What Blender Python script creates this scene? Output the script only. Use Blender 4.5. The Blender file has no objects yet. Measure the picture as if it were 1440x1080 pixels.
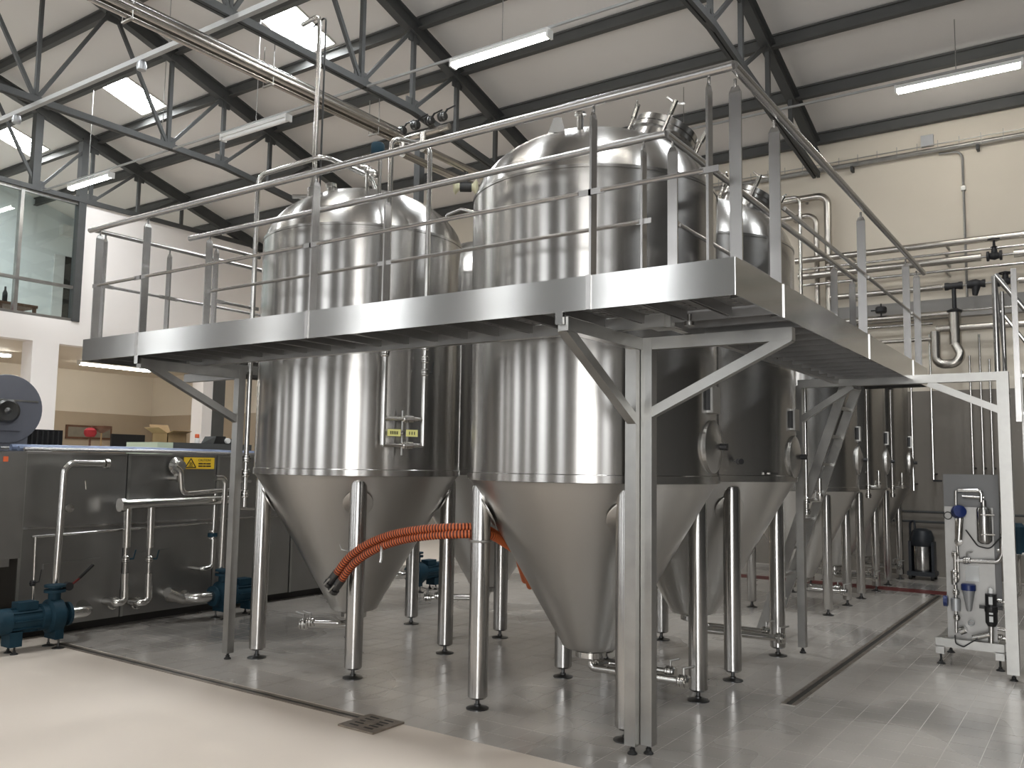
import bpy, math, random
from mathutils import Vector, Matrix
random.seed(7)
sc = bpy.context.scene
col = sc.collection
PI = math.pi

# ------------------------------------------------------------------ camera
CAMZ = 1.6
FPX = 1213.9
YAW, PITCH, ROLL = -0.6031804, 0.09349015, 0.01545867
_f = Vector((math.sin(YAW)*math.cos(PITCH), math.cos(YAW)*math.cos(PITCH), math.sin(PITCH)))
_r0 = Vector((math.cos(YAW), -math.sin(YAW), 0)); _u0 = _r0.cross(_f)
_r = math.cos(ROLL)*_r0 + math.sin(ROLL)*_u0
_u = -math.sin(ROLL)*_r0 + math.cos(ROLL)*_u0
cam_d = bpy.data.cameras.new('camera'); cam = bpy.data.objects.new('camera', cam_d); col.objects.link(cam)
cam_d.sensor_fit = 'HORIZONTAL'; cam_d.sensor_width = 36; cam_d.lens = FPX/1440*36
cam_d.clip_start = .05; cam_d.clip_end = 200
cam.matrix_world = Matrix(((_r.x, _u.x, -_f.x, 0), (_r.y, _u.y, -_f.y, 0), (_r.z, _u.z, -_f.z, CAMZ), (0, 0, 0, 1)))
sc.camera = cam

# ------------------------------------------------------------------ light, exposure
SKYLIGHT = 40.0      # daylight through the roof glazing
WINDOW = 5.0        # daylight through the side windows (W per m2 scale, see below)
sc.view_settings.view_transform = 'Standard'; sc.view_settings.look = 'None'
sc.view_settings.gamma = 1.0; sc.view_settings.use_curve_mapping = False
sc.view_settings.exposure = 0.8
sc.cycles.use_denoising = True
sc.cycles.max_bounces = 10; sc.cycles.diffuse_bounces = 5; sc.cycles.glossy_bounces = 6
sc.cycles.caustics_reflective = True; sc.cycles.sample_clamp_indirect = 8
world = bpy.data.worlds.new('world'); sc.world = world; world.use_nodes = True
bg = world.node_tree.nodes['Background']; bg.inputs[0].default_value = (.80, .90, 1, 1); bg.inputs[1].default_value = 1.2
# tall windows in the wall behind the photographer: (x centre, width, sill, head)
YFRONT = -1.9
FRONT_WINDOWS = [(-14.2, 1.1, 1.1, 5.0), (-11.2, .6, 1.1, 5.0), (-8.8, 1.0, 1.1, 5.0), (-6.6, .5, 1.1, 5.0), (-4.6, .9, 1.1, 5.0), (-2.5, .5, 1.1, 5.0), (3.3, 1.2, 1.1, 5.0)]  # rightmost window is added to brighten the tiled floor at the right
FRONT_DOOR = (0.45, 2.3, 0.0, 4.3)
def area(name, x, w, z0, z1, power):
    d = bpy.data.lights.new(name, 'AREA'); d.shape = 'RECTANGLE'; d.size = w; d.size_y = z1-z0
    d.energy = power*w*(z1-z0); d.color = (1.0, .97, .93)
    o = bpy.data.objects.new(name, d); col.objects.link(o); o.location = (x, YFRONT-.06, (z0+z1)/2)
    o.rotation_euler = (PI/2, 0, 0)      # -Z of the lamp looks along +Y
    return o
for (x, w, z0, z1) in FRONT_WINDOWS: area('daylight_window', x, w, z0, z1, WINDOW)
area('daylight_door', FRONT_DOOR[0], FRONT_DOOR[1], .1, FRONT_DOOR[3], WINDOW*2.6)

# ------------------------------------------------------------------ pixel helpers (a pixel gives a direction only)
def ray(x, y): return (_r*(x-720) - _u*(y-540) + _f*FPX)
C0 = Vector((0, 0, CAMZ))
def onx(x, y, X): d = ray(x, y); return C0 + d*(X/d.x)
def ony(x, y, Y): d = ray(x, y); return C0 + d*(Y/d.y)
def onz(x, y, Z): d = ray(x, y); return C0 + d*((Z-CAMZ)/d.z)

# ------------------------------------------------------------------ materials
MATS = {}
def principled(name, base, rough=.5, metal=0.0, noise=None, bump=None, emit=None, spec=None, aniso=0, alpha=None, coat=0, trans=0, stretch=None):
    m = bpy.data.materials.new(name); m.use_nodes = True; nt = m.node_tree; N = nt.nodes; L = nt.links
    b = N['Principled BSDF']
    b.inputs['Base Color'].default_value = (*base, 1); b.inputs['Roughness'].default_value = rough; b.inputs['Metallic'].default_value = metal
    if coat: b.inputs['Coat Weight'].default_value = coat; b.inputs['Coat Roughness'].default_value = .08
    if trans: b.inputs['Transmission Weight'].default_value = trans
    if spec is not None: b.inputs['Specular IOR Level'].default_value = spec
    if emit: b.inputs['Emission Color'].default_value = (*emit[0], 1); b.inputs['Emission Strength'].default_value = emit[1]
    if aniso:
        b.inputs['Anisotropic'].default_value = aniso; b.inputs['Anisotropic Rotation'].default_value = .25
        t = N.new('ShaderNodeTangent'); t.direction_type = 'RADIAL'; t.axis = 'Z'; L.new(t.outputs[0], b.inputs['Tangent'])
    tc = N.new('ShaderNodeTexCoord')
    def coords(st):
        if not st: return tc.outputs['Object']
        mp = N.new('ShaderNodeMapping'); mp.inputs['Scale'].default_value = st; L.new(tc.outputs['Object'], mp.inputs[0]); return mp.outputs[0]
    if noise:                        # (scale, amount of colour change, amount of roughness change)
        n = N.new('ShaderNodeTexNoise'); n.inputs['Scale'].default_value = noise[0]; n.inputs['Detail'].default_value = 6
        L.new(coords(stretch), n.inputs['Vector'])
        mr = N.new('ShaderNodeMapRange'); mr.inputs['To Min'].default_value = 1-noise[1]; mr.inputs['To Max'].default_value = 1+noise[1]
        mr.inputs['From Min'].default_value = .25; mr.inputs['From Max'].default_value = .75
        L.new(n.outputs['Fac'], mr.inputs['Value'])
        mx = N.new('ShaderNodeVectorMath'); mx.operation = 'SCALE'; mx.inputs[0].default_value = base
        L.new(mr.outputs[0], mx.inputs['Scale']); L.new(mx.outputs[0], b.inputs['Base Color'])
        if len(noise) > 2:
            m2 = N.new('ShaderNodeMapRange'); m2.inputs['To Min'].default_value = max(.02, rough-noise[2]); m2.inputs['To Max'].default_value = rough+noise[2]
            m2.inputs['From Min'].default_value = .25; m2.inputs['From Max'].default_value = .75
            L.new(n.outputs['Fac'], m2.inputs['Value']); L.new(m2.outputs[0], b.inputs['Roughness'])
    if bump:                         # (scale, strength, distance, stretch)
        n = N.new('ShaderNodeTexNoise'); n.inputs['Scale'].default_value = bump[0]; n.inputs['Detail'].default_value = 3
        L.new(coords(bump[3] if len(bump) > 3 else None), n.inputs['Vector'])
        bp = N.new('ShaderNodeBump'); bp.inputs['Strength'].default_value = bump[1]; bp.inputs['Distance'].default_value = bump[2]
        L.new(n.outputs['Fac'], bp.inputs['Height']); L.new(bp.outputs[0], b.inputs['Normal'])
    MATS[name] = m
    return m
P = principled
P('tank_steel', (.43, .42, .405), .26, 1, noise=(3, .03), aniso=.88, stretch=(1, 1, .15), bump=(.9, .06, .02, (1, 1, .06)))
P('cone_steel', (.52, .51, .49), .33, 1, aniso=.6)
P('leg_steel', (.46, .45, .435), .24, 1, aniso=.6)
P('pipe_steel', (.54, .53, .51), .20, 1)
P('rail_steel', (.44, .43, .42), .26, 1, noise=(9, .06))
P('frame_steel', (.38, .375, .36), .38, 1, noise=(7, .12, .06))
P('toe_steel', (.50, .50, .49), .15, 1, bump=(.8, .15, .02))
P('deck_steel', (.24, .235, .23), .42, 1, noise=(5, .15))
P('machine_steel', (.30, .295, .285), .42, 1, noise=(2.2, .10, .08), bump=(2, .12, .01))
P('insul_steel', (.50, .475, .44), .26, 1, noise=(3, .08))
P('insul_grey', (.34, .34, .335), .5)
P('skid_steel', (.30, .295, .285), .42, 1, noise=(5, .1))
P('skid_dark', (.14, .14, .14), .5, 1)
P('cast_dark', (.012, .012, .014), .5)
P('rubber', (.012, .012, .012), .55)
P('pump_blue', (.010, .034, .052), .6, noise=(8, .2), spec=.2)
P('blue_plastic', (.006, .018, .10), .35)
P('grey_alu', (.42, .43, .44), .42, .6)
P('truss_grey', (.062, .064, .064), .65, noise=(3, .12))
P('purlin_grey', (.085, .086, .084), .7, noise=(3, .1))
P('roof_panel', (.70, .675, .65), .6, noise=(.7, .03))
P('wall_white', (.86, .825, .805), .7, noise=(.8, .03))
P('wall_cream', (.69, .63, .535), .75, noise=(.8, .04))
P('wall_tan', (.42, .35, .265), .7, noise=(1.2, .05))
P('wall_taupe', (.21, .19, .165), .65, noise=(1.2, .05))
P('wall_unlit', (.03, .03, .029), .7, noise=(1, .1))  # unlit look put into the colour, keeps the tank reflections dark
P('wall_grey', (.16, .155, .15), .7, noise=(1, .06))
P('wall_teal', (.74, .78, .78), .7)
P('floor_epoxy', (.64, .565, .49), .36, noise=(.9, .06, .08))
P('grout', (.47, .44, .40), .6)
P('band_grey', (.30, .29, .275), .6)
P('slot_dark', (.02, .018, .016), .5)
P('drain_steel', (.30, .26, .22), .4, .8, noise=(12, .3))
P('red_paint', (.10, .010, .010), .4)
P('white_plastic', (.75, .75, .73), .4)
P('lamp_tube', (1, 1, 1), .4, emit=((1, .96, .88), 24))
P('lamp_diffuser', (.75, .75, .75), .3)
P('sky_glass', (.9, .95, 1), .2, emit=((.93, .97, 1.0), SKYLIGHT))
P('skylight_frame', (.62, .60, .55), .5)
P('orange_hose', (.52, .115, .028), .45)
P('orange_groove', (.09, .016, .007), .6)
P('hose_end', (.10, .10, .10), .3, .9)
P('yellow_sign', (.78, .52, .035), .45)
P('yellow_tag', (.68, .66, .25), .5)
P('ink', (.02, .018, .012), .6)
P('fan_grey', (.10, .105, .125), .5, noise=(4, .08))
P('cardboard', (.36, .24, .12), .8, noise=(6, .1))
P('pale_green', (.50, .58, .45), .6)
P('black_plastic', (.010, .010, .011), .35)
P('picture_grey', (.20, .185, .15), .7, noise=(5, .15))
P('red_fabric', (.30, .015, .02), .8)
P('orange_plastic', (.72, .14, .05), .5)
P('wood_brown', (.12, .055, .03), .6, noise=(8, .2))
P('cream_plastic', (.62, .60, .42), .5)
P('scrubber_dark', (.016, .020, .026), .4)
P('paper', (.66, .67, .66), .7)
P('blue_wrap', (.16, .20, .30), .35, .2, noise=(9, .5))
P('green_leaf', (.06, .14, .03), .6)
def tile_mat():
    """glazed grey floor tile: slight batch variation plus puddles of cleaning water (darker, mirror smooth)"""
    m = bpy.data.materials.new('tile_grey'); m.use_nodes = True; nt = m.node_tree; N = nt.nodes; L = nt.links; b = N['Principled BSDF']
    g = N.new('ShaderNodeNewGeometry')
    def noise(scale, detail, lo, hi, st=None):
        n = N.new('ShaderNodeTexNoise'); n.inputs['Scale'].default_value = scale; n.inputs['Detail'].default_value = detail
        L.new(g.outputs['Position'], n.inputs['Vector'])
        r = N.new('ShaderNodeMapRange'); r.interpolation_type = 'SMOOTHSTEP'; r.inputs['From Min'].default_value = lo; r.inputs['From Max'].default_value = hi
        L.new(n.outputs['Fac'], r.inputs['Value']); return r.outputs[0]
    wet = noise(.62, 2, .48, .64); var = noise(1.7, 5, .3, .7)
    c1 = N.new('ShaderNodeMix'); c1.data_type = 'RGBA'; c1.inputs['A'].default_value = (.42, .39, .355, 1); c1.inputs['B'].default_value = (.49, .455, .415, 1); L.new(var, c1.inputs['Factor'])
    c2 = N.new('ShaderNodeMix'); c2.data_type = 'RGBA'; c2.inputs['B'].default_value = (.29, .272, .25, 1); L.new(wet, c2.inputs['Factor']); L.new(c1.outputs['Result'], c2.inputs['A'])
    L.new(c2.outputs['Result'], b.inputs['Base Color'])
    ro = N.new('ShaderNodeMapRange'); ro.inputs['To Min'].default_value = .30; ro.inputs['To Max'].default_value = .14; L.new(wet, ro.inputs['Value']); L.new(ro.outputs[0], b.inputs['Roughness'])
    b.inputs['Coat Weight'].default_value = .85; b.inputs['Coat Roughness'].default_value = .2
    MATS['tile_grey'] = m
tile_mat()
def glass_mat():
    m = bpy.data.materials.new('glass'); m.use_nodes = True; nt = m.node_tree; N = nt.nodes; L = nt.links
    N.remove(N['Principled BSDF']); out = N['Material Output']
    tr = N.new('ShaderNodeBsdfTransparent'); tr.inputs[0].default_value = (.90, .945, .945, 1)
    gl = N.new('ShaderNodeBsdfGlossy'); gl.inputs['Roughness'].default_value = .02; gl.inputs[0].default_value = (.9, .95, .95, 1)
    fr = N.new('ShaderNodeFresnel'); fr.inputs[0].default_value = 1.55
    mx = N.new('ShaderNodeMixShader'); L.new(fr.outputs[0], mx.inputs[0]); L.new(tr.outputs[0], mx.inputs[1]); L.new(gl.outputs[0], mx.inputs[2])
    L.new(mx.outputs[0], out.inputs[0]); MATS['glass'] = m
glass_mat()

# ------------------------------------------------------------------ mesh builder
def fillet(pts, r, n=5):
    pts = [Vector(p) for p in pts]
    if len(pts) < 3 or r <= 0: return pts
    out = [pts[0]]
    for i in range(1, len(pts)-1):
        a, b, c = pts[i-1], pts[i], pts[i+1]
        u = (a-b); v = (c-b); lu, lv = u.length, v.length; u.normalize(); v.normalize()
        ang = u.angle(v)
        if ang > PI-.05: out.append(b); continue
        d = min(r/math.tan(ang/2), lu*.48, lv*.48); rr = d*math.tan(ang/2)
        ctr = b + (u+v).normalized()*(rr/math.sin(ang/2))
        s, e = b+u*d-ctr, b+v*d-ctr
        tot = s.angle(e); ax = s.cross(e).normalized()
        for k in range(n+1): out.append(ctr + Matrix.Rotation(tot*k/n, 3, ax) @ s)
    out.append(pts[-1]); return out

class MB:
    def __init__(s): s.v = []; s.f = []; s.m = []
    def add(s, vs, fs, mi=0):
        o = len(s.v); s.v += [Vector(v) for v in vs]; s.f += [tuple(i+o for i in f) for f in fs]; s.m += [mi]*len(fs); return s
    def box(s, x0, x1, y0, y1, z0, z1, mi=0):
        vs = [(x, y, z) for z in (z0, z1) for y in (y0, y1) for x in (x0, x1)]
        return s.add(vs, [(0, 2, 3, 1), (4, 5, 7, 6), (0, 1, 5, 4), (2, 6, 7, 3), (0, 4, 6, 2), (1, 3, 7, 5)], mi)
    def bar(s, p, q, w, h, up=(0, 0, 1), mi=0):      # rectangular bar from p to q, w sideways, h along up
        p, q = Vector(p), Vector(q); d = (q-p).normalized(); up = Vector(up)
        sd = d.cross(up)
        if sd.length < 1e-4: sd = d.cross(Vector((1, 0, 0)))
        sd.normalize(); u = sd.cross(d).normalized()
        vs = [b + sd*(a*w/2) + u*(c*h/2) for b in (p, q) for (a, c) in ((-1, -1), (1, -1), (1, 1), (-1, 1))]
        return s.add(vs, [(3, 2, 1, 0), (4, 5, 6, 7), (0, 1, 5, 4), (1, 2, 6, 5), (2, 3, 7, 6), (3, 0, 4, 7)], mi)
    def tube(s, pts, r, seg=10, bend=0, caps=True, mi=0, radii=None):
        pts = fillet(pts, bend) if bend else [Vector(p) for p in pts]
        n = len(pts); vs = []; fs = []
        t0 = (pts[1]-pts[0]).normalized()
        nv = t0.orthogonal().normalized()
        for i, p in enumerate(pts):
            if i == 0: t = t0
            elif i == n-1: t = (pts[-1]-pts[-2]).normalized()
            else:
                t = ((pts[i]-pts[i-1]).normalized() + (pts[i+1]-pts[i]).normalized())
                t = t.normalized() if t.length > 1e-6 else t0
            nv = (nv - t*nv.dot(t)).normalized(); bv = t.cross(nv)
            rr = radii[i] if radii else r
            for k in range(seg):
                a = 2*PI*k/seg; vs.append(p + (nv*math.cos(a)+bv*math.sin(a))*rr)
        for i in range(n-1):
            for k in range(seg):
                k2 = (k+1) % seg; fs.append((i*seg+k, i*seg+k2, (i+1)*seg+k2, (i+1)*seg+k))
        if caps: fs.append(tuple(reversed(range(seg)))); fs.append(tuple((n-1)*seg+k for k in range(seg)))
        return s.add(vs, fs, mi)
    def cyl(s, p, q, r, seg=16, r2=None, mi=0): return s.tube([p, q], r, seg, mi=mi, radii=[r, r if r2 is None else r2])
    def lathe(s, prof, c=(0, 0, 0), seg=48, mat=None, mi=0, closed=False):
        c = Vector(c); M = mat or Matrix.Identity(3); vs = []; fs = []; n = len(prof)
        for (r, z) in prof:
            for k in range(seg):
                a = 2*PI*k/seg; vs.append(c + M @ Vector((r*math.cos(a), r*math.sin(a), z)))
        for i in range(n-1):
            for k in range(seg):
                k2 = (k+1) % seg; fs.append((i*seg+k, i*seg+k2, (i+1)*seg+k2, (i+1)*seg+k))
        if prof[0][0] > 1e-4 and not closed: fs.append(tuple(reversed(range(seg))))
        if prof[-1][0] > 1e-4 and not closed: fs.append(tuple((n-1)*seg+k for k in range(seg)))
        return s.add(vs, fs, mi)
    def torus(s, c, R, r, mat=None, seg=24, rs=8, mi=0):
        M = mat or Matrix.Identity(3); c = Vector(c); vs = []; fs = []
        for i in range(seg):
            a = 2*PI*i/seg
            for k in range(rs):
                b = 2*PI*k/rs; vs.append(c + M @ Vector(((R+r*math.cos(b))*math.cos(a), (R+r*math.cos(b))*math.sin(a), r*math.sin(b))))
        for i in range(seg):
            for k in range(rs):
                fs.append((i*rs+k, ((i+1) % seg)*rs+k, ((i+1) % seg)*rs+(k+1) % rs, i*rs+(k+1) % rs))
        return s.add(vs, fs, mi)
    def mesh(s, name, mats, off=Vector((0, 0, 0)), sharp=35):
        me = bpy.data.meshes.new(name); me.from_pydata([tuple(v-off) for v in s.v], [], s.f)
        for m in ([mats] if isinstance(mats, str) else mats): me.materials.append(MATS[m])
        if any(s.m): me.polygons.foreach_set('material_index', s.m)
        me.polygons.foreach_set('use_smooth', [True]*len(me.polygons))
        me.set_sharp_from_angle(angle=math.radians(sharp)); me.update()
        return me
    def build(s, name, mats, parent=None, loc=None, sharp=35):
        """world-coordinate mesh -> one object; origin at the parent's origin (or at loc)"""
        base = world_loc(parent) if parent else Vector(loc or (0, 0, 0))
        o = bpy.data.objects.new(name, s.mesh(name, mats, base, sharp)); col.objects.link(o)
        if parent: o.parent = parent
        else: o.location = base
        return o
def world_loc(o):
    p = Vector((0, 0, 0))
    while o: p = p + Vector(o.location); o = o.parent
    return p
def tag(o, label, cat, group=None):
    o['label'] = label; o['category'] = cat
    if group: o['group'] = group
    return o
def thing(name, label, cat, loc=(0, 0, 0), group=None):
    o = bpy.data.objects.new(name, None); col.objects.link(o); o.location = loc; o.empty_display_size = .1
    return tag(o, label, cat, group)
def struct(name, mb, mat, label=None, parent=None):
    o = mb.build(name, mat, parent)
    if not parent:
        o['kind'] = 'structure'
        if label: o['label'] = label
    return o
def axis_mat(d):            # rotation taking +Z to direction d
    return Vector((0, 0, 1)).rotation_difference(Vector(d)).to_matrix()
def V(*a): return Vector(a)

# ================================================================== THE HALL
XL, XR, YF, YB, RIDGE = -18.0, 6.0, YFRONT, 14.75, 6.43
XBACK = -22.9
SL = .296
def zroof(y): return 7.36 + SL*(14.5-(y if y > RIDGE else 2*RIDGE-y))

# --- floor: epoxy in front, grey tiles from y 4.157 on
GT = 4.157
fl = struct('floor', MB().box(XBACK, XR, YF-.2, YB+.2, -.2, -.0015), 'grout', 'hall floor of beige resin and grey tiles')
ep = MB().box(XBACK, XR, YF, GT, -.0015, 0)
ep.build('resin_floor', 'floor_epoxy', fl)
MB().box(XBACK, -9.2, GT, YB, -.0015, 0).build('resin_floor', 'floor_epoxy', fl)
TS = .19
tile_me = MB().box(-TS/2+.0025, TS/2-.0025, -TS/2+.0025, TS/2-.0025, -.0015, .0).mesh('tile', 'tile_grey')
DRAIN_X = (-1.90, -1.825)
cells = []
nx0 = int((XR+9.2)/TS); ny0 = int((YB-GT)/TS)
for i in range(nx0):
    for j in range(ny0+1):
        x = -9.2 + (i+.5)*TS; y = GT + (j+.5)*TS
        if y+TS/2 > YB: continue
        if y > 6.05 and y < 12.6 and DRAIN_X[0]-TS/2 < x < DRAIN_X[1]+TS/2: continue
        cells.append((x, y))
def px_of(p):
    d = Vector(p)-C0; z = d.dot(_f)
    if z < .3: return None
    return 720+FPX*d.dot(_r)/z, 540-FPX*d.dot(_u)/z, z
near = []
for c in cells:
    q = px_of((c[0], c[1], 0))
    if q and -5 < q[0] < 1445 and 600 < q[1] < 1085: near.append((q[2], c))
near.sort(); single = set(c for _, c in near[:300])
rest = MB()
for c in cells:
    if c in single:
        o = bpy.data.objects.new('tile', tile_me); col.objects.link(o); o.location = (c[0], c[1], 0); o.parent = fl
    else:
        x, y = c; rest.box(x-TS/2+.0025, x+TS/2-.0025, y-TS/2+.0025, y+TS/2-.0025, -.0015, 0)
ro = rest.build('tiles', 'tile_grey', fl); ro['kind'] = 'stuff'
# tile strips left where the drain cuts the grid
xs = sorted(set(c[0] for c in cells))
gap = [x for x in [-9.2+(i+.5)*TS for i in range(nx0)] if DRAIN_X[0]-TS/2 < x < DRAIN_X[1]+TS/2]
g0, g1 = gap[0]-TS/2, gap[-1]+TS/2
MB().box(g0+.002, DRAIN_X[0]-.012, 6.05, 12.6, -.0015, 0).build('cut_tile', 'tile_grey', fl)
MB().box(DRAIN_X[1]+.012, g1-.002, 6.05, 12.6, -.0015, 0).build('cut_tile', 'tile_grey', fl)

# --- drains
t = thing('slot_drain', 'narrow dark slot drain running past the tank legs towards the red strip', 'drain', (-1.86, 9.3, 0))
MB().box(DRAIN_X[0], DRAIN_X[1], 6.1, 12.55, -.0012, .0003).build('channel', 'slot_dark', t)
for a, b in ((DRAIN_X[0]-.012, DRAIN_X[0]+.018), (DRAIN_X[1]-.018, DRAIN_X[1]+.012)):
    MB().box(a, b, 6.1, 12.55, -.001, .003).build('edge_strip', 'drain_steel', t)
t = thing('slot_drain', 'narrow dark slot drain ending at the square floor grate', 'drain', (-5.7, 4.09, 0))
MB().box(-7.55, -3.9, 4.065, 4.115, .0005, .0015).build('channel', 'slot_dark', t)
for a, b in ((4.045, 4.075), (4.105, 4.135)):
    MB().box(-7.55, -3.9, a, b, .0005, .004).build('edge_strip', 'drain_steel', t)
t = thing('floor_grate', 'square dark metal gully cover with slots set in the floor', 'drain cover', (-3.785, 4.03, 0))
gm = MB().box(-3.93, -3.64, 3.89, 4.17, .001, .012); gm.build('plate', 'drain_steel', t)
for i in range(5):
    for s in (-1, 1):
        MB().box(-3.785+s*.06-.035, -3.785+s*.06+.035, 3.935+i*.045, 3.95+i*.045, .012, .0135).build('slot', 'slot_dark', t)
MB().lathe([(.0, .013), (.045, .013), (.045, .016), (.0, .016)], (-3.785, 4.03, 0), 20).build('centre_cap', 'drain_steel', t)
rs = MB().box(-8.5, -1.80, 12.62, 12.98, .0005, .003)
struct('trim_1', rs, 'red_paint', 'dark red strip painted across the floor near the far wall')

# --- walls
def wall(name, mb, mat, label): return struct(name, mb, mat, label)
# far wall: tan dado below 2.85, cream above, slab band between
wf = wall('wall_far', MB().box(XBACK, XR, YB, YB+.2, 2.85, 9.0), 'wall_cream', 'long cream upper wall behind the tanks')
MB().box(XBACK, XL-.2, YB-.004, YB+.2, -.004, 2.85).build('dado', 'wall_tan', wf)
MB().box(XL-.2, XR, YB-.004, YB+.2, -.004, 2.85).build('dado', 'wall_taupe', wf)
MB().box(-17.9, XR, YB-.14, YB, 3.97, 4.26).build('grey_band', 'band_grey', wf)
# wall behind the photographer, with window and door openings
holes = sorted(FRONT_WINDOWS + [FRONT_DOOR])
wb = MB(); x = XBACK
for (cx_, w, z0, z1) in holes:
    wb.box(x, cx_-w/2, YF-.2, YF, 0, 7.4); wb.box(cx_-w/2, cx_+w/2, YF-.2, YF, z1, 7.4)
    if z0 > .05: wb.box(cx_-w/2, cx_+w/2, YF-.2, YF, 0, z0)
    x = cx_+w/2
wb.box(x, XR, YF-.2, YF, 0, 7.4)
wall('wall_near', wb, 'wall_grey', 'grey wall behind the photographer with tall windows')
wall('wall_right', MB().box(XR, XR+.2, YF-.2, YB+.2, 0, 9.9), 'wall_unlit', 'unseen end wall of the hall, coloured dark as if unlit')
for i, (cx_, w, z0, z1) in enumerate(FRONT_WINDOWS):
    m = MB()
    for a in (-w/2, 0, w/2): m.bar((cx_+a, YF-.03, z0), (cx_+a, YF-.03, z1), .05, .05, (1, 0, 0))
    for k in range(4): zz = z0+(z1-z0)*k/3; m.bar((cx_-w/2, YF-.03, zz), (cx_+w/2, YF-.03, zz), .05, .05)
    struct('window_%d' % (i+31), m, 'wall_white', 'tall white framed window behind the photographer')
m = MB()
for a in (-1.15, 1.15): m.bar((FRONT_DOOR[0]+a, YF-.03, 0), (FRONT_DOOR[0]+a, YF-.03, 4.3), .06, .06, (1, 0, 0))
m.bar((FRONT_DOOR[0]-1.15, YF-.03, 4.3), (FRONT_DOOR[0]+1.15, YF-.03, 4.3), .06, .06)
struct('door_1', m, 'truss_grey', 'open loading doorway behind the photographer')
# outside of the left gable: rear room walls
wk = wall('wall_back', MB().box(XBACK-.2, XBACK, YF-.2, YB+.2, 2.85, 3.98), 'wall_cream', 'cream end wall of the rear room')
MB().box(XBACK-.2, XBACK+.004, YF-.2, YB+.2, -.004, 2.85).build('dado', 'wall_tan', wk)
MB().box(XBACK-.2, XBACK, YF-.2, YB+.2, 4.4, 9.9).build('upper_wall', 'wall_teal', wk)
# mezzanine slab, columns and white infill wall of the left gable
wl = wall('wall_left', MB().box(XL-.25, XL, 9.72, YB, 4.49, 7.12), 'wall_white', 'white gable wall beside the mezzanine glazing')
MB().box(XL-.25, XL+.02, YF, YB, 3.98, 4.49).build('slab_edge', 'wall_white', wl)
for y0, y1 in ((8.84, 9.38), (4.55, 5.1), (.3, .85)):
    MB().box(XL-.4, XL+.02, y0, y1, 0, 3.98).build('column', 'wall_white', wl)
MB().box(XL-.4, XL+.02, 12.92, 13.20, 0, 3.98).build('column', 'wall_white', wl)
sb = struct('ceiling_mezzanine', MB().box(XBACK, XL-.25, YF, YB, 3.98, 4.45), 'wall_cream', 'slab over the rear room')

# --- glazing of the mezzanine
wn = MB()
W1 = bpy.data.objects.new('window_1', None); col.objects.link(W1); W1['kind'] = 'structure'; W1['label'] = 'tall glazed front of the mezzanine office in dark frames'
W1.location = (XL, 9, 4.5)
ys = [9.66, 8.45, 7.2, 5.9, 4.6]
for y in ys: MB().box(XL-.1, XL+.02, y-.035, y+.035, 4.49, 7.08).build('mullion', 'frame_steel', W1)
for z in (4.52, 5.22, 7.05):
    MB().box(XL-.08, XL+.01, ys[-1], ys[0], z-.03, z+.03).build('transom', 'frame_steel', W1)
for a, b in zip(ys[1:], ys[:-1]):
    for z0, z1 in ((4.55, 5.19), (5.25, 7.02)):
        MB().box(XL-.05, XL-.04, a+.035, b-.035, z0, z1).build('pane', 'glass', W1)

# --- roof: panels, purlins, skylights
SKYX = [-20.35, -15.8, -11.0, -6.05, -1.15, 3.75]
SKYW, SY0, SY1 = .86, 8.90, 9.88
def roof_side(sgn):
    def yy(y): return y if sgn > 0 else 2*RIDGE-y
    m = MB()
    def slab(x0, x1, ya, yb):
        vs = []
        for dz in (0, .12):
            for y in (ya, yb):
                for x in (x0, x1): vs.append((x, yy(y), zroof(yy(y))+dz))
        m.add(vs, [(0, 2, 3, 1), (4, 5, 7, 6), (0, 1, 5, 4), (2, 6, 7, 3), (0, 4, 6, 2), (1, 3, 7, 5)])
    slab(XBACK-.2, XR+.2, RIDGE, SY0); slab(XBACK-.2, XR+.2, SY1, YB+.2)
    x = XBACK-.2
    for s in SKYX: slab(x, s-SKYW/2, SY0, SY1); x = s+SKYW/2
    slab(x, XR+.2, SY0, SY1)
    return m
ceil = struct('ceiling', roof_side(1), 'roof_panel', 'pale grey pitched roof lining between dark purlins')
roof_side(-1).build('front_slope', 'roof_panel', ceil)
PURL = [7.72, 8.80, 9.98, 11.08, 12.28, 13.48, 14.66]
for sgn in (1, -1):
    for y in PURL:
        Y = y if sgn > 0 else 2*RIDGE-y
        z = zroof(Y)
        m = MB().box(XBACK, XR, Y-.05, Y+.05, z-.20, z-.185).box(XBACK, XR, Y-.01, Y+.01, z-.185, z-.02).box(XBACK, XR, Y-.05, Y+.05, z-.03, z-.005)
        m.build('purlin', 'purlin_grey', ceil)
k = 1
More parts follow.
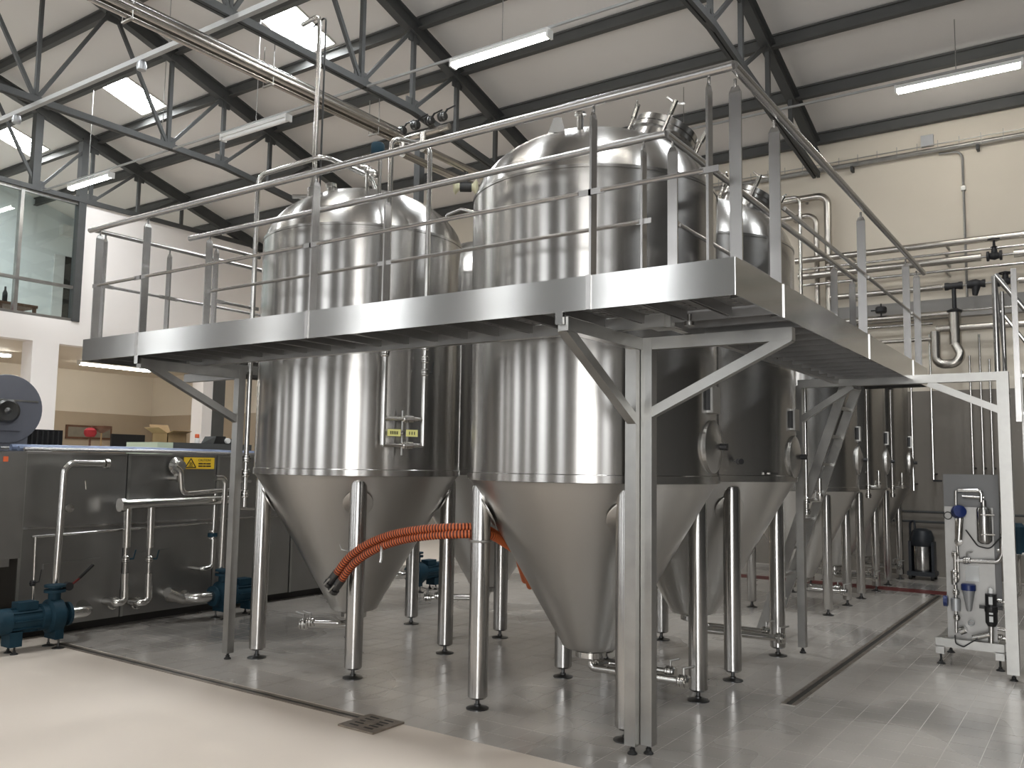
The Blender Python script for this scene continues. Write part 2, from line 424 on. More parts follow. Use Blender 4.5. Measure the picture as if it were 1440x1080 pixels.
for sgn in (1, -1):
    for sx in SKYX:
        def yy(y): return y if sgn > 0 else 2*RIDGE-y
        k += 1
        nm = {(1, 0): 'window_2', (1, 1): 'window_3', (1, 2): 'window_4'}.get((sgn, SKYX.index(sx)), 'window_%d' % (18+k))
        W = bpy.data.objects.new(nm, None); col.objects.link(W); W['kind'] = 'structure'; W['label'] = 'bright rooflight between two purlins'
        W.location = (sx, yy(9.4), zroof(yy(9.4)))
        a, b = yy(SY0), yy(SY1)
        for xx in (sx-SKYW/2, sx+SKYW/2):
            MB().bar((xx, a, zroof(a)+.06), (xx, b, zroof(b)+.06), .03, .16).build('frame', 'skylight_frame', W)
        for y in (a, b): MB().bar((sx-SKYW/2, y, zroof(y)+.06), (sx+SKYW/2, y, zroof(y)+.06), .03, .16).build('frame', 'skylight_frame', W)
        ym = a+(b-a)*.74
        MB().bar((sx-SKYW/2, ym, zroof(ym)+.08), (sx+SKYW/2, ym, zroof(ym)+.08), .035, .05).build('sash_bar', 'skylight_frame', W)
        d = .09
        pm = MB().add([(sx-SKYW/2, a, zroof(a)+d), (sx+SKYW/2, a, zroof(a)+d), (sx+SKYW/2, b, zroof(b)+d), (sx-SKYW/2, b, zroof(b)+d)], [(0, 1, 2, 3) if sgn < 0 else (3, 2, 1, 0)])
        pm.build('pane', 'sky_glass', W)

# --- roof trusses
def truss(X, label, dip=True):
    t = thing('roof_truss', label, 'roof truss', (X, RIDGE, 7.1), 'steel roof trusses')
    def zc(y):
        d = abs(y-RIDGE); return 7.13 if (d < 3.45 or not dip) else 7.13-(d-3.45)*.118
    def zr(y): return zroof(y)-.26
    for s in (1, -1):
        e = RIDGE+s*8.22
        m = MB()                           # I-section rafter
        p, q = V(X, RIDGE, zr(RIDGE)), V(X, e, zr(e))
        up = V(0, s*SL, 1)
        m.bar(p+up*.11, q+up*.11, .14, .02, up); m.bar(p-up*.11, q-up*.11, .14, .02, up); m.bar(p, q, .03, .22, up)
        m.build('rafter', 'truss_grey', t)
    pts = [(X, RIDGE-8.2, zc(RIDGE-8.2)), (X, RIDGE-3.45, 7.13), (X, RIDGE+3.45, 7.13), (X, RIDGE+8.2, zc(RIDGE+8.2))]
    for a, b in zip(pts[:-1], pts[1:]):
        m = MB()
        for o in (-.035, .035): m.bar(V(*a)+V(o, 0, 0), V(*b)+V(o, 0, 0), .05, .10)
        m.build('bottom_chord', 'truss_grey', t)
    def web(y0, z0, y1, z1, w=.055): MB().bar((X, y0, z0), (X, y1, z1), w, w).build('web_member', 'truss_grey', t)
    web(RIDGE, 7.13, RIDGE, zr(RIDGE))
    for s in (1, -1):
        Y = lambda d: RIDGE+s*d
        for d in (2.30, 3.43, 4.54, 5.67, 6.77): web(Y(d), zc(Y(d)), Y(d), zr(Y(d)), .065)
        web(Y(0), 7.13, Y(1.15), zr(Y(1.15))); web(Y(2.3), 7.13, Y(1.15), zr(Y(1.15)))
        web(Y(2.3), 7.13, Y(3.43), zr(Y(3.43))); web(Y(3.43), zc(Y(3.43)), Y(4.54), zr(Y(4.54))); web(Y(4.54), zc(Y(4.54)), Y(5.67), zr(Y(5.67)))
        for d in (2.3, 3.43):
            MB().box(X-.012, X+.012, Y(d)-.14, Y(d)+.14, zc(Y(d))-.05, zc(Y(d))+.18).build('gusset_plate', 'purlin_grey', t)
        for d in (3.43, 4.54, 1.15):
            MB().box(X-.012, X+.012, Y(d)-.12, Y(d)+.12, zr(Y(d))-.24, zr(Y(d))-.06).build('gusset_plate', 'truss_grey', t)
    return t
truss(-3.87, 'dark grey roof truss above the right hand walkway railing')
truss(-8.78, 'dark grey roof truss carrying the hung pipe bundle')
truss(-13.5, 'dark grey roof truss crossing under the two bright rooflights')
g = truss(XL, 'dark grey gable truss standing on the mezzanine glazing', dip=False)
MB().box(XL-.12, XL+.05, 9.60, 9.76, 4.49, zroof(9.68)-.3).build('gable_post', 'truss_grey', g)
MB().box(XL-.12, XL+.05, 8.60, 8.74, 7.1, zroof(8.66)-.3).build('gable_post', 'truss_grey', g)
# ================================================================== TANKS
def foot(parent, x, y, r=.072, zt=.125, stem=.014, name='foot'):
    m = MB().lathe([(0, .0), (r, .0), (r, .006), (stem*1.6, .018), (stem*1.6, .03), (stem, .032), (stem, zt), (0, zt)], (x, y, 0), 20)
    return m.build(name, 'rubber' if r < .05 else 'hose_end', parent)
def butterfly(parent, p, axis, r, handle=None, hcol='frame_steel', body='pipe_steel'):
    """clamped butterfly valve: two ferrules, body and a lever"""
    p = Vector(p); axis = Vector(axis).normalized()
    prof = [(0, -r*1.5), (r*1.15, -r*1.5), (r*1.55, -r*1.1), (r*1.55, -r*.7), (r*1.3, -r*.6), (r*1.7, -r*.4), (r*1.7, r*.4), (r*1.3, r*.6), (r*1.55, r*.7), (r*1.55, r*1.1), (r*1.15, r*1.5), (0, r*1.5)]
    v = MB().lathe(prof, p, 14, axis_mat(axis)).build('valve', body, parent)
    if handle:
        h = Vector(handle); n = h.normalized(); side = n.cross(axis)
        if side.length < .1: side = n.orthogonal()
        m = MB().tube([p+n*r*.5, p+n*r*3.2], r*.35, 8); m.tube([p+n*r*3.0, p+n*r*3.2+axis*h.length*.9+n*r*.6], r*.28, 8)
        m.build('handle', hcol, v)
    return v
def dome_z(r, R, zs, zt): z1 = zs-.055; return z1+(zt-z1)*math.sqrt(max(0, 1-(r/R)**2))
def dome_profile(R, zs, zt):
    z1 = zs-.055; out = []
    a0 = math.asin(.055/(zt-z1))
    for k in range(15):
        a = a0+(PI/2-a0)*k/14; out.append((.996*R*math.cos(a), z1+(zt-z1)*math.sin(a)))
    out[-1] = (0, zt); return out
def ondome(px, py, c, R=.855, zs=3.45, zt=3.93):
    """where the sight line first meets (or passes closest over) a tank dome"""
    d = ray(px, py).normalized(); best = None
    s = 2.0
    while s < 14:
        q = C0+d*s; r = math.hypot(q.x-c[0], q.y-c[1])
        if r < R*.98:
            g_ = q.z-dome_z(r, R, zs, zt)
            if g_ <= 0: return q
            if best is None or g_ < best[0]: best = (g_, Vector((q.x, q.y, dome_z(r, R, zs, zt))))
        s += .01
    return best[1]
def manway(parent, c, axis, R=.225, H=.19):
    c = Vector(c); ax = Vector(axis).normalized(); M = axis_mat(ax)
    w = MB().lathe([(R*.95, -.12), (R*.95, H*.55), (R*1.06, H*.57), (R*1.06, H*.72), (R*.97, H*.73), (R*.97, H*.78)], c, 36, M).build('manway', 'tank_steel', parent)
    MB().lathe([(R*1.04, H*.78), (R*1.04, H), (R*.9, H*1.08), (0, H*1.1)], c, 36, M).build('lid', 'tank_steel', w)
    for k in range(4):
        a = 2*PI*k/4+.5; rad = M @ Vector((math.cos(a), math.sin(a), 0)); tan = ax.cross(rad)
        b = c+rad*R*1.14
        m = MB().tube([b+ax*H*.1, b+ax*H*1.35], .012, 8); m.tube([b+ax*H*1.0, b+ax*H*1.55+rad*.01], .02, 8)
        m.tube([b+ax*H*1.55-tan*.065+rad*.02, b+ax*H*1.48, b+ax*H*1.55+tan*.065+rad*.02], .008, 6)
        m.build('wing_bolt', 'pipe_steel', w)
    return w
def tank(cx_, cy_, label, R=.855, zb=.39, rb=.2, zc=1.5, zs=3.45, zt=3.93, lo=.545, lr=.066, cat='tank', outlet=None, name='fermentation_tank', group=None, seg=96, man=None, legs=4):
    t = thing(name, label, cat, (cx_, cy_, 0), group)
    c = (cx_, cy_, 0)
    MB().lathe([(rb*.86, zb-.012), (rb*.97, zb+.004), (rb*1.03, zb+.03), (R*.96, zc-.035), (R*.995, zc)], c, seg).build('cone', 'cone_steel', t, sharp=60)
    MB().lathe([(R*.995, zc-.004), (R*1.008, zc), (R*1.008, zc+.045), (R, zc+.05), (R, zs-.02), (R*1.006, zs-.018), (R*1.006, zs), (R*.99, zs+.004)], c, seg).build('shell', 'tank_steel', t)
    MB().lathe(dome_profile(R, zs, zt), c, seg).build('dome', 'tank_steel', t, sharp=60)
    # legs with round reinforcing pads on the cone
    k = (R-rb)/(zc-zb)
    for sx in (-1, 1):
        for sy in (-1, 1):
            x, y = cx_+sx*lo, cy_+sy*lo
            zl = zc-.03
            l = MB().lathe([(0, .068), (lr*.85, .068), (lr, .08), (lr, zl-.04), (lr*.9, zl-.012), (lr*.6, zl), (0, zl+.004)], (x, y, 0), 24).build('leg', 'leg_steel', t)
            foot(l, x, y, lr*1.15, .07)
            d = Vector((sx, sy, 0)).normalized(); rr = math.hypot(lo, lo)
            n = (d*(zc-zb) - Vector((0, 0, R-rb))).normalized()
            zp = zb + (rr-lr*.6-rb)/(R-rb)*(zc-zb)
            ctr = Vector((cx_, cy_, 0)) + d*(rr-lr*.6) + Vector((0, 0, zp))
            M = axis_mat(n)
            pm = MB().lathe([(0, -.004), (lr*1.75, -.004), (lr*1.75, .003), (lr*1.65, .006), (0, .006)], ctr, 32, M); pm.build('leg_pad', 'cone_steel', t)
    # bottom outlet
    z0 = zb-.012
    o = MB().lathe([(0, z0+.01), (.062, z0+.01), (.062, z0-.02), (.105, z0-.022), (.105, z0-.058), (.095, z0-.064), (.035, z0-.066), (.03, z0-.09), (0, z0-.09)], c, 28).build('outlet_flange', 'pipe_steel', t)
    if outlet:
        d = Vector((*outlet[:2], 0)); ln = d.length; dn = d.normalized(); b = Vector((cx_, cy_, z0-.06)); sd = Vector((-dn.y, dn.x, 0))
        z1 = Vector((0, 0, -.075))
        MB().tube([b, b+z1, b+z1+d], .026, 12, bend=.06).build('outlet_pipe', 'pipe_steel', t)
        MB().tube([b+z1*.6+dn*.05, b+z1*.6+dn*.1+sd*.075, b+z1*.6+d*.82+sd*.075], .02, 12, bend=.05).build('outlet_pipe', 'pipe_steel', t)
        butterfly(t, b+z1+d, dn, .027, Vector((0, 0, .08)))
        butterfly(t, b+z1*.6+d*.82+sd*.075, dn, .024, Vector((0, 0, .07)))
    if man:
        d = Vector((*man, 0)); r = d.length; dn = d.normalized()
        zz = dome_z(r, R, zs, zt)
        manway(t, Vector((cx_, cy_, zz-.02))+d, dn*.42+Vector((0, 0, 1)))
    return t
A, B, CT, MT = (-5.25, 5.34), (-2.94, 5.26), (-2.95, 7.05), (-5.27, 7.27)
tA = tank(*A, 'tall conical steel tank wearing two small yellow tags between valve pipes', outlet=(-.36, -.22))
tB = tank(*B, 'tall conical steel tank inside the railing corner with a round bolted hatch', outlet=(.66, .03), man=(.37, .25))
tC = tank(*CT, 'conical steel tank between the ladder and the corner tank, hatch on its dome', outlet=(.72, .05), man=(.37, .25))
tM = tank(*MT, 'conical steel tank hidden behind the yellow tagged tank', outlet=(-.5, -.35))
far_lab = ['smaller conical steel tank standing beside the leaning ladder', 'smaller conical steel tank, middle one of the row reaching the far wall', 'smaller conical steel tank standing closest to the far wall']
tF = []
for yy_, lb in zip((10.45, 12.01, 13.62), far_lab):
    tF.append(tank(-3.04, yy_, lb, R=.67, zb=.36, rb=.17, zc=1.36, zs=2.95, zt=3.45, lo=.43, lr=.052, outlet=(.5, 0), seg=64, name='conditioning_tank', group='smaller tanks in a row'))
# second rank of the same tanks, seen dimly between the legs
tank(-5.4, 10.45, 'smaller conical steel tank in the dim second rank behind the legs', R=.67, zb=.36, rb=.17, zc=1.36, zs=2.95, zt=3.45, lo=.43, lr=.052, seg=48, name='conditioning_tank', group='smaller tanks in a row')

def surf(c, ang, z, r=.86): a = math.radians(ang); return Vector((c[0]+r*math.cos(a), c[1]+r*math.sin(a), z))
def dirv(ang): a = math.radians(ang); return Vector((math.cos(a), math.sin(a), 0))

# side hatch, name-plate box and sample cock on the tanks
def side_fittings(t, c, R, zm, ang, tm='tank_steel'):
    n = dirv(ang); p = surf(c, ang, zm, R)
    h = MB().lathe([(.17, -.02), (.17, .012), (.155, .02), (.03, .055), (0, .055)], p, 36, axis_mat(n)).build('side_hatch', 'cone_steel', t)
    MB().lathe([(0, .05), (.022, .05), (.022, .10), (0, .10)], p, 12, axis_mat(n)).build('knob', 'cast_dark', h)
    b = surf(c, ang-1, zm+.30, R+.02); s = Vector((-n.y, n.x, 0))
    m = MB(); m.bar(b-n*.03+V(0, 0, -.085), b-n*.03+V(0, 0, .085), .15, .09, n)
    bx = m.build('control_box', 'frame_steel', t)
    e = b-s*.0765; MB().bar(e-n*.03+V(0, 0, -.07), e-n*.03+V(0, 0, .07), .004, .06, n).build('display', 'black_plastic', bx)
side_fittings(tB, B, .855, 1.735, 3)
side_fittings(tC, CT, .855, 1.70, 3)
for t_, y_ in zip(tF, (10.45, 12.01, 13.62)):
    side_fittings(t_, (-3.04, y_), .67, 1.72, 8)
p = surf(CT, -46, 1.652, .855); n = dirv(-46)
v = MB().tube([p, p+n*.07], .008, 8); v.lathe([(0, .07), (.022, .07), (.022, .085), (.012, .09), (.012, .1), (.022, .105), (.022, .13), (0, .13)], p, 12, axis_mat(n)); v.build('sample_cock', 'cast_dark', tC)
for c_, t_ in ((CT, tC),):
    p = surf(c_, -24, 1.565, .87); MB().bar(p, p+dirv(-24)*.03, .09, .012).build('drip_lip', 'pipe_steel', t_)
# tank B top: lifting lug, vent nozzle, small sockets
p = ondome(783, 186, B)
m = MB().add([p+_r*(-.055)+V(0, 0, .0), p+_r*.055+V(0, 0, .0), p+_r*.03+V(0, 0, .10), p+_r*(-.02)+V(0, 0, .10)] + [q+Vector((-.567, .82, 0))*.012 for q in (p+_r*(-.055), p+_r*.055, p+_r*.03+V(0, 0, .10), p+_r*(-.02)+V(0, 0, .10))], [(0, 1, 2, 3), (7, 6, 5, 4), (0, 4, 5, 1), (1, 5, 6, 2), (2, 6, 7, 3), (3, 7, 4, 0)])
m.build('lifting_lug', 'tank_steel', tB)
p = ondome(816, 181, B)
MB().lathe([(.022, -.05), (.022, .085), (.04, .09), (.04, .105), (0, .108)], p, 16).build('vent_nozzle', 'pipe_steel', tB)

# tank A: loop of cleaning pipe with valves in front of the shell
ra = .97
a1, a2 = -35.2, -15.8
q1, q2 = surf(A, a1, 0, ra), surf(A, a2, 0, ra)
top = ony(551, 193, q1.y).z
def atz(p, z): return Vector((p.x, p.y, z))
MB().tube([atz(q1, 1.735), atz(q1, top), atz(q2, top), atz(q2, 1.735)], .02, 12, bend=.07).build('cleaning_pipe', 'pipe_steel', tA)
dq = (q2-q1); dq.z = 0; dn = dq.normalized(); nq = dirv(-25.5)
for z in (1.735, 1.935):
    MB().tube([atz(q1, z), atz(q1+dq*.46, z)], .017, 10).build('cross_pipe', 'pipe_steel', tA)
    MB().tube([atz(q2, z), atz(q2-dq*.30, z)], .014, 10).build('cross_pipe', 'pipe_steel', tA)
    butterfly(tA, atz(q1+dq*.56, z), dn, .018)
    MB().lathe([(0, -.03), (.03, -.02), (.03, .02), (.018, .03), (.018, .06), (0, .06)], atz(q1+dq*.66, z), 14, axis_mat(dn)).build('union_nut', 'pipe_steel', tA)
MB().tube([atz(q1+dq*.50, 1.66)-nq*.02, atz(q1+dq*.50, 2.0)-nq*.02], .009, 8).build('strut', 'frame_steel', tA)
for f_, w_ in ((.255, .105), (.70, .095)):
    c0 = atz(q1+dq*f_, 1.828)+nq*.01
    tg = MB(); tg.bar(c0-dn*w_/2, c0+dn*w_/2, .004, .052, (0, 0, 1)); to = tg.build('yellow_tag', 'yellow_tag', tA)
    to['label'] = 'small yellow tag'
    n = 5 if f_ < .5 else 3
    for k in range(n):      # worn, unreadable lettering kept as short ink strokes
        cc = c0+dn*(-w_*.32+w_*.64*(k+.5)/n)+nq*.0025
        MB().bar(cc-V(0, 0, .012), cc+V(0, 0, .012), w_*.075, .002, nq).build('letter', 'ink', to)
MB().lathe([(0, 0), (.016, 0), (.016, .012), (0, .016)], atz(q1+dq*.475, 1.828), 12, axis_mat(nq)).build('stud', 'pipe_steel', tA)
butterfly(tA, atz(q1, 2.43), (0, 0, 1), .021)
for z in (2.50, 2.40, 2.30): butterfly(tA, atz(q2, z), (0, 0, 1), .019, dn*.09 if z < 2.35 else None, 'cast_dark')
# pipe that drops down the outer side of tank A
px_, py_ = -5.93, 4.71
tp = ony(455, 219, 4.71)
MB().tube([(px_, py_, 1.22), (px_, py_, 4.05), (tp.x, 4.71, tp.z), (tp.x+.0, 4.71+.55, tp.z-.02), (tp.x+.02, 5.3, 3.95)], .021, 12, bend=.09).build('spray_pipe', 'pipe_steel', tA)
for z in (1.62, 1.50, 1.33): butterfly(tA, (px_, py_, z), (0, 0, 1), .022, V(-.07, .05, 0) if z == 1.62 else None)
# vent risers on top of tank A
pr = ondome(441, 272, A); ptop = ony(452, 20, pr.y)
MB().lathe([(.05, -.06), (.05, .05), (.032, .06), (.032, .16), (0, .16)], pr, 16).build('vent_socket', 'pipe_steel', tA)
MB().tube([(pr.x, pr.y, pr.z), (pr.x, pr.y, ptop.z), (pr.x-.22, pr.y, ptop.z-.03)], .02, 12, bend=.06).build('vent_riser', 'pipe_steel', tA)
MB().tube([(pr.x+.05, pr.y+.02, pr.z), (pr.x+.05, pr.y+.02, ptop.z-.02), (pr.x-.1, pr.y+.02, ptop.z-.07)], .008, 8, bend=.03).build('cable_conduit', 'rubber', tA)
p = ondome(425, 278, A)+V(0, 0, .02); MB().tube([p-_r*.08, p+_r*.1], .018, 10).build('dome_nozzle', 'pipe_steel', tA)
p = ondome(466, 265, A); MB().lathe([(.03, -.04), (.03, .02), (.045, .022), (.045, .05), (0, .055)], p, 14).build('dome_nozzle', 'pipe_steel', tA)
p5 = ondome(533, 276, A); zt5 = ony(537, 212, p5.y).z
MB().tube([p5-V(0, 0, .04), (p5.x, p5.y, zt5)], .016, 10).build('actuator_stem', 'pipe_steel', tA)
aa = MB().lathe([(0, 0), (.05, 0), (.055, .012), (.055, .075), (.045, .09), (0, .092)], (p5.x-.03, p5.y, zt5-.02), 20).build('actuator', 'pump_blue', tA); aa['label'] = 'dark blue round actuator head'
pc = ony(506, 231, p5.y); pd = ony(531, 247, p5.y)
MB().tube([pc, pd], .018, 10).build('valve_run', 'pipe_steel', tA)
for f_ in (.1, .45, .85): butterfly(tA, pc.lerp(pd, f_), pd-pc, .02, V(0, 0, -.05) if f_ == .45 else None)
MB().tube([pc.lerp(pd, .45), (pc.lerp(pd, .45).x, p5.y, p5.z-.02)], .014, 8).build('valve_run', 'pipe_steel', tA)
# tank M: loop of pipe on its dome
pm = [ony(628, 302, 7.3), ony(648, 294, 7.3), ony(666, 298, 7.3)]
MB().tube([pm[2], pm[2]+V(.3, 0, -.02), pm[2]+V(.35, 0, -.3)], .016, 10, bend=.05).build('dome_pipe', 'pipe_steel', tM)
MB().tube([pm[0]-V(0, 0, .4), pm[0], pm[1], pm[2]], .016, 10, bend=.03).build('dome_pipe', 'pipe_steel', tM)

# ================================================================== ORANGE HOSES
def hose(label, pts, r, off):
    t = thing('transfer_hose', label, 'hose', pts[0], 'orange ribbed hoses')
    cur = [Vector(p)+Vector(off) for p in pts]
    # Catmull-Rom resample
    def cr(p0, p1, p2, p3, u): return .5*((2*p1)+(-p0+p2)*u+(2*p0-5*p1+4*p2-p3)*u*u+(-p0+3*p1-3*p2+p3)*u**3)
    P_ = [cur[0]*2-cur[1]]+cur+[cur[-1]*2-cur[-2]]; dense = []
    for i in range(len(P_)-3):
        for k in range(24): dense.append(cr(P_[i], P_[i+1], P_[i+2], P_[i+3], k/24))
    dense.append(cur[-1])
    acc = [0]
    for a, b in zip(dense[:-1], dense[1:]): acc.append(acc[-1]+(b-a).length)
    step = .0055; n = int(acc[-1]/step); pts2 = []; j = 0
    for i in range(n):
        s = i*step
        while acc[j+1] < s: j += 1
        pts2.append(dense[j].lerp(dense[j+1], (s-acc[j])/max(1e-9, acc[j+1]-acc[j])))
    rad = [r if (i % 4) in (1, 2) else r*.90 for i in range(n)]
    m = MB(); m.tube(pts2, r, 12, radii=rad); seg = 12
    for i in range(n-1):
        if i % 4 in (2, 3):
            for k in range(seg): m.m[i*seg+k] = 1
    m.build('ribbed_hose', ['orange_hose', 'orange_groove'], t, sharp=80)
    d = (pts2[0]-pts2[6]).normalized(); e = pts2[0]
    f = MB().lathe([(0, -.03), (r*1.12, -.03), (r*1.12, .055), (r*.8, .06), (r*.8, .075), (r*1.35, .078), (r*1.35, .105), (r*.9, .108), (r*.9, .06), (0, .06)], e, 16, axis_mat(d)).build('coupling', 'hose_end', t)
    sd = d.cross(Vector((0, 0, 1))).normalized()
    for k in (-1, 1): MB().tube([e+d*.03+sd*k*r*1.1, e+d*.10+sd*k*r*1.5], .007, 6).build('cam_lever', 'frame_steel', f)
    return t
HP = [(-4.73, 4.63, .75), (-4.60, 4.63, .885), (-4.42, 4.635, .995), (-4.2, 4.645, 1.075), (-3.95, 4.66, 1.125), (-3.70, 4.72, 1.15), (-3.57, 4.87, 1.145), (-3.60, 5.10, 1.08), (-3.68, 5.45, .95), (-3.86, 5.80, .78), (-4.05, 6.15, .62)]
hose('orange ribbed hose resting on the leg bracket, the higher of the pair', HP, .030, (-.01, -.014, .018))
hose('orange ribbed hose with steel coupling, the lower of the pair', HP, .030, (.037, -.010, -.026))
# hose brackets on the legs
for t_, x, y, z, d in ((tA, A[0]+.545, A[1]-.545, .93, -1), (tA, A[0]+.545, A[1]+.545, .98, -1)):
    m = MB().torus((x, y, z), .07, .008); m.tube([(x-.07, y-.03, z), (x-.11, y-.05, z+.01), (x-.12, y-.06, z+.05)], .008, 8); m.build('leg_bracket', 'frame_steel', t_)
m = MB().torus((B[0]-.545, B[1]-.545, 1.09), .07, .008); m.tube([(B[0]-.6, B[1]-.58, 1.09), (B[0]-.66, B[1]-.5, 1.09), (B[0]-.7, B[1]-.44, 1.10), (B[0]-.7, B[1]-.44, 1.2)], .008, 8); m.build('leg_bracket', 'frame_steel', tB)
# S-hook hanging from the hose pair
p = V(-4.28, 4.61, .925); m = MB().tube([p+V(0, 0, .09), p, p+V(.0, -.01, -.03)], .012, 8); MBo = m.build('hose_tag', 'pipe_steel'); tag(MBo, 'short steel spigot hanging under the orange hoses', 'spigot')

# ================================================================== SERVICE PLATFORM
XO, YO, XI, YI, XLW, YE = -1.335, 3.68, -1.936, 4.27, -6.69, 8.65
ZB, ZT, ZR, ZM = 2.37, 2.542, 3.433, 2.965
pf = thing('service_platform', 'raised stainless walkway with railings around the large tanks', 'platform', (-2.22, 4.55, 0))
def toe(name, *b): MB().box(*b).build(name, 'toe_steel', pf)
xs_ = [XLW, -5.95, -4.10, -2.08, XO]
for a, b in zip(xs_[:-1], xs_[1:]): toe('toe_plate', a+.001, b-.001, YO-.004, YO+.004, ZB, ZT)
ysr = [YO, 4.38, 6.315, 7.97, YE]
for a, b in zip(ysr[:-1], ysr[1:]): toe('toe_plate', XO-.004, XO+.004, a+.001, b-.001, ZB, ZT)
toe('toe_plate', XLW-.004, XLW+.004, YO, YE, ZB, ZT)
toe('toe_plate', XI, XO, YE-.004, YE+.004, ZB, ZT)
# inner edge angles
MB().bar((XLW+.6, YI, ZB+.02), (XI, YI, ZB+.02), .05, .07).build('edge_beam', 'frame_steel', pf)
MB().bar((XI, YI, ZB+.02), (XI, YE, ZB+.02), .05, .07).build('edge_beam', 'frame_steel', pf)
MB().bar((XLW+.53, YI, ZB+.02), (XLW+.53, YE, ZB+.02), .04, .07).build('edge_beam', 'frame_steel', pf)
# deck planks: folded channels spanning the walkway
def plank_mesh(L):
    m = MB().box(-.115, .115, 0, L, .03, .036).box(-.115, -.108, 0, L, -.02, .03).box(.108, .115, 0, L, -.02, .03)
    for k in range(int(L/.075)):
        for s in (-.05, .05): m.box(s-.018, s+.018, .03+k*.075, .065+k*.075, .024, .03)
    return m.mesh('deck_plank', 'deck_steel')
pmF = plank_mesh(YI-YO-.02)
wl_ = world_loc(pf)
def plank(me, loc, rz):
    o = bpy.data.objects.new('deck_plank', me); col.objects.link(o); o.parent = pf; o.location = Vector(loc)-wl_; o.rotation_euler = (0, 0, rz)
x = XLW+.13
while x < XO-.1: plank(pmF, (x, YO+.01, ZB+.03), 0); x += .243
pmR = plank_mesh(XO-XI-.02); pmL = plank_mesh(.505); y = YI+.14
while y < YE-.1:
    plank(pmR, (XO-.01, y, ZB+.03), PI/2)
    plank(pmL, (XLW+.515, y, ZB+.03), PI/2); y += .243
# support posts, cantilever arms, braces
def post(x, y, w, z=2.35, fr=.028):
    p_ = MB().box(x-w/2, x+w/2, y-w/2, y+w/2, .05, z).build('post', 'frame_steel', pf)
    foot(p_, x, y, fr, .055, .010); return p_
post(-2.258, 4.522, .068); post(-2.186, 4.580, .068)
post(-5.94, 4.62, .065); post(-2.267, 7.85, .065); post(-.66, 7.85, .085, 2.40)
AZ = 2.315
def arm(p, q, w=.06, h=.07): MB().bar(p, q, w, h).build('arm', 'frame_steel', pf)
def brace(p, q, w=.055): MB().bar(p, q, w, w).build('brace', 'frame_steel', pf)
arm((-2.24, 4.56, AZ), (-2.24, YO+.02, AZ)); arm((-2.2, 4.58, AZ), (XO-.01, 4.58, AZ))
brace((-2.25, 4.52, 1.86), (-2.25, 3.72, 2.30)); brace((-2.19, 4.58, 1.90), (-1.36, 4.58, 2.30))
arm((-5.94, 4.62, AZ), (-5.94, YO+.02, AZ)); arm((-5.94, 4.62, AZ), (XLW+.02, 4.62, AZ)); brace((-5.94, 4.62, 1.93), (-5.94, 3.78, 2.31))
arm((-2.267, 7.85, 2.365), (-.66, 7.85, 2.365), .07, .07)
brace((-2.24, 7.85, 2.05), (-1.80, 7.85, 2.33)); brace((-.68, 7.85, 2.09), (-1.2, 7.85, 2.33))
for x in (-2.25, -5.94): MB().box(x-.022, x+.022, YO-.006, YO+.012, 2.31, ZB+.005).build('bolt_tab', 'toe_steel', pf)
# railings
def rail(pts, r=.023, name='handrail'): MB().tube(pts, r, 14, bend=.0).build(name, 'rail_steel', pf)
rail([(XLW, YO, ZR), (XO, YO, ZR)]); rail([(XO, YO, ZR), (XO, YE, ZR)]); rail([(XLW+.03, YO, ZR), (XLW+.03, YE, ZR)], .018)
rail([(-6.22, YI, ZR), (XI, YI, ZR)], .021); rail([(XI, YI, ZR), (XI, YE, ZR)], .021)
rail([(-5.98, YI, ZR-.08), (-5.98, 4.80, ZR-.08)], .016)
def flatbar(x, y, along, z0=ZB+.01, z1=ZR):      # flat post set square to the railing, its top drawn to a round pin
    w, tk = .058, .012
    dx, dy = (tk, w) if along == 'x' else (w, tk)
    m = MB().box(x-dx/2, x+dx/2, y-dy/2, y+dy/2, z0, z1-.075)
    vs = [(x+sx*dx/2, y+sy*dy/2, z1-.075) for sx, sy in ((-1, -1), (1, -1), (1, 1), (-1, 1))]+[(x+sx*dx*.28, y+sy*dy*.28, z1-.045) for sx, sy in ((-1, -1), (1, -1), (1, 1), (-1, 1))]
    m.add(vs, [(0, 1, 5, 4), (1, 2, 6, 5), (2, 3, 7, 6), (3, 0, 4, 7), (4, 5, 6, 7)])
    m.tube([(x, y, z1-.05), (x, y, z1-.01)], .008, 8)
    return m.build('baluster', 'rail_steel', pf)
for x in (-1.466, -2.081, -4.10, -5.945, -6.60): flatbar(x, YO+.035, 'x')
for x in (-2.08, -4.10, -5.95): MB().box(x-.014, x+.014, YO-.010, YO-.004, ZB, ZT+.003).build('joint_strip', 'rail_steel', pf)
for y in (4.38, 6.315, 7.97): MB().box(XO+.004, XO+.010, y-.014, y+.014, ZB, ZT+.003).build('joint_strip', 'rail_steel', pf)
for y in (3.80, 4.38, 6.315, 7.968, 8.48): flatbar(XO-.036, y, 'y')
for x in (-2.07, -4.0, -5.95): flatbar(x, YI, 'x')
for y in (4.36, 6.1, 7.83, 8.5): flatbar(XI, y, 'y')
for y in (3.80, 4.39, 6.3, 8.3): flatbar(XLW+.02, y, 'y')
flatbar(-5.98, 4.36, 'y', ZB, ZR-.06)
def midrail(segs, z=ZM):
    for a, b in segs:
        a, b = Vector((*a, z)), Vector((*b, z)); d = (b-a).normalized()
        m = MB().tube([a+d*.05, b-d*.05], .012, 10); mr = m.build('mid_rail', 'rail_steel', pf)
        for e, s in ((a, 1), (b, -1)):
            MB().bar(e-d*s*.022, e+d*s*.07, .008, .030).build('flattened_end', 'rail_steel', mr)
midrail([((-6.58, YO), (-5.96, YO)), ((-5.93, YO), (-4.115, YO)), ((-4.085, YO), (-2.095, YO)), ((-2.066, YO), (-1.43, YO))])
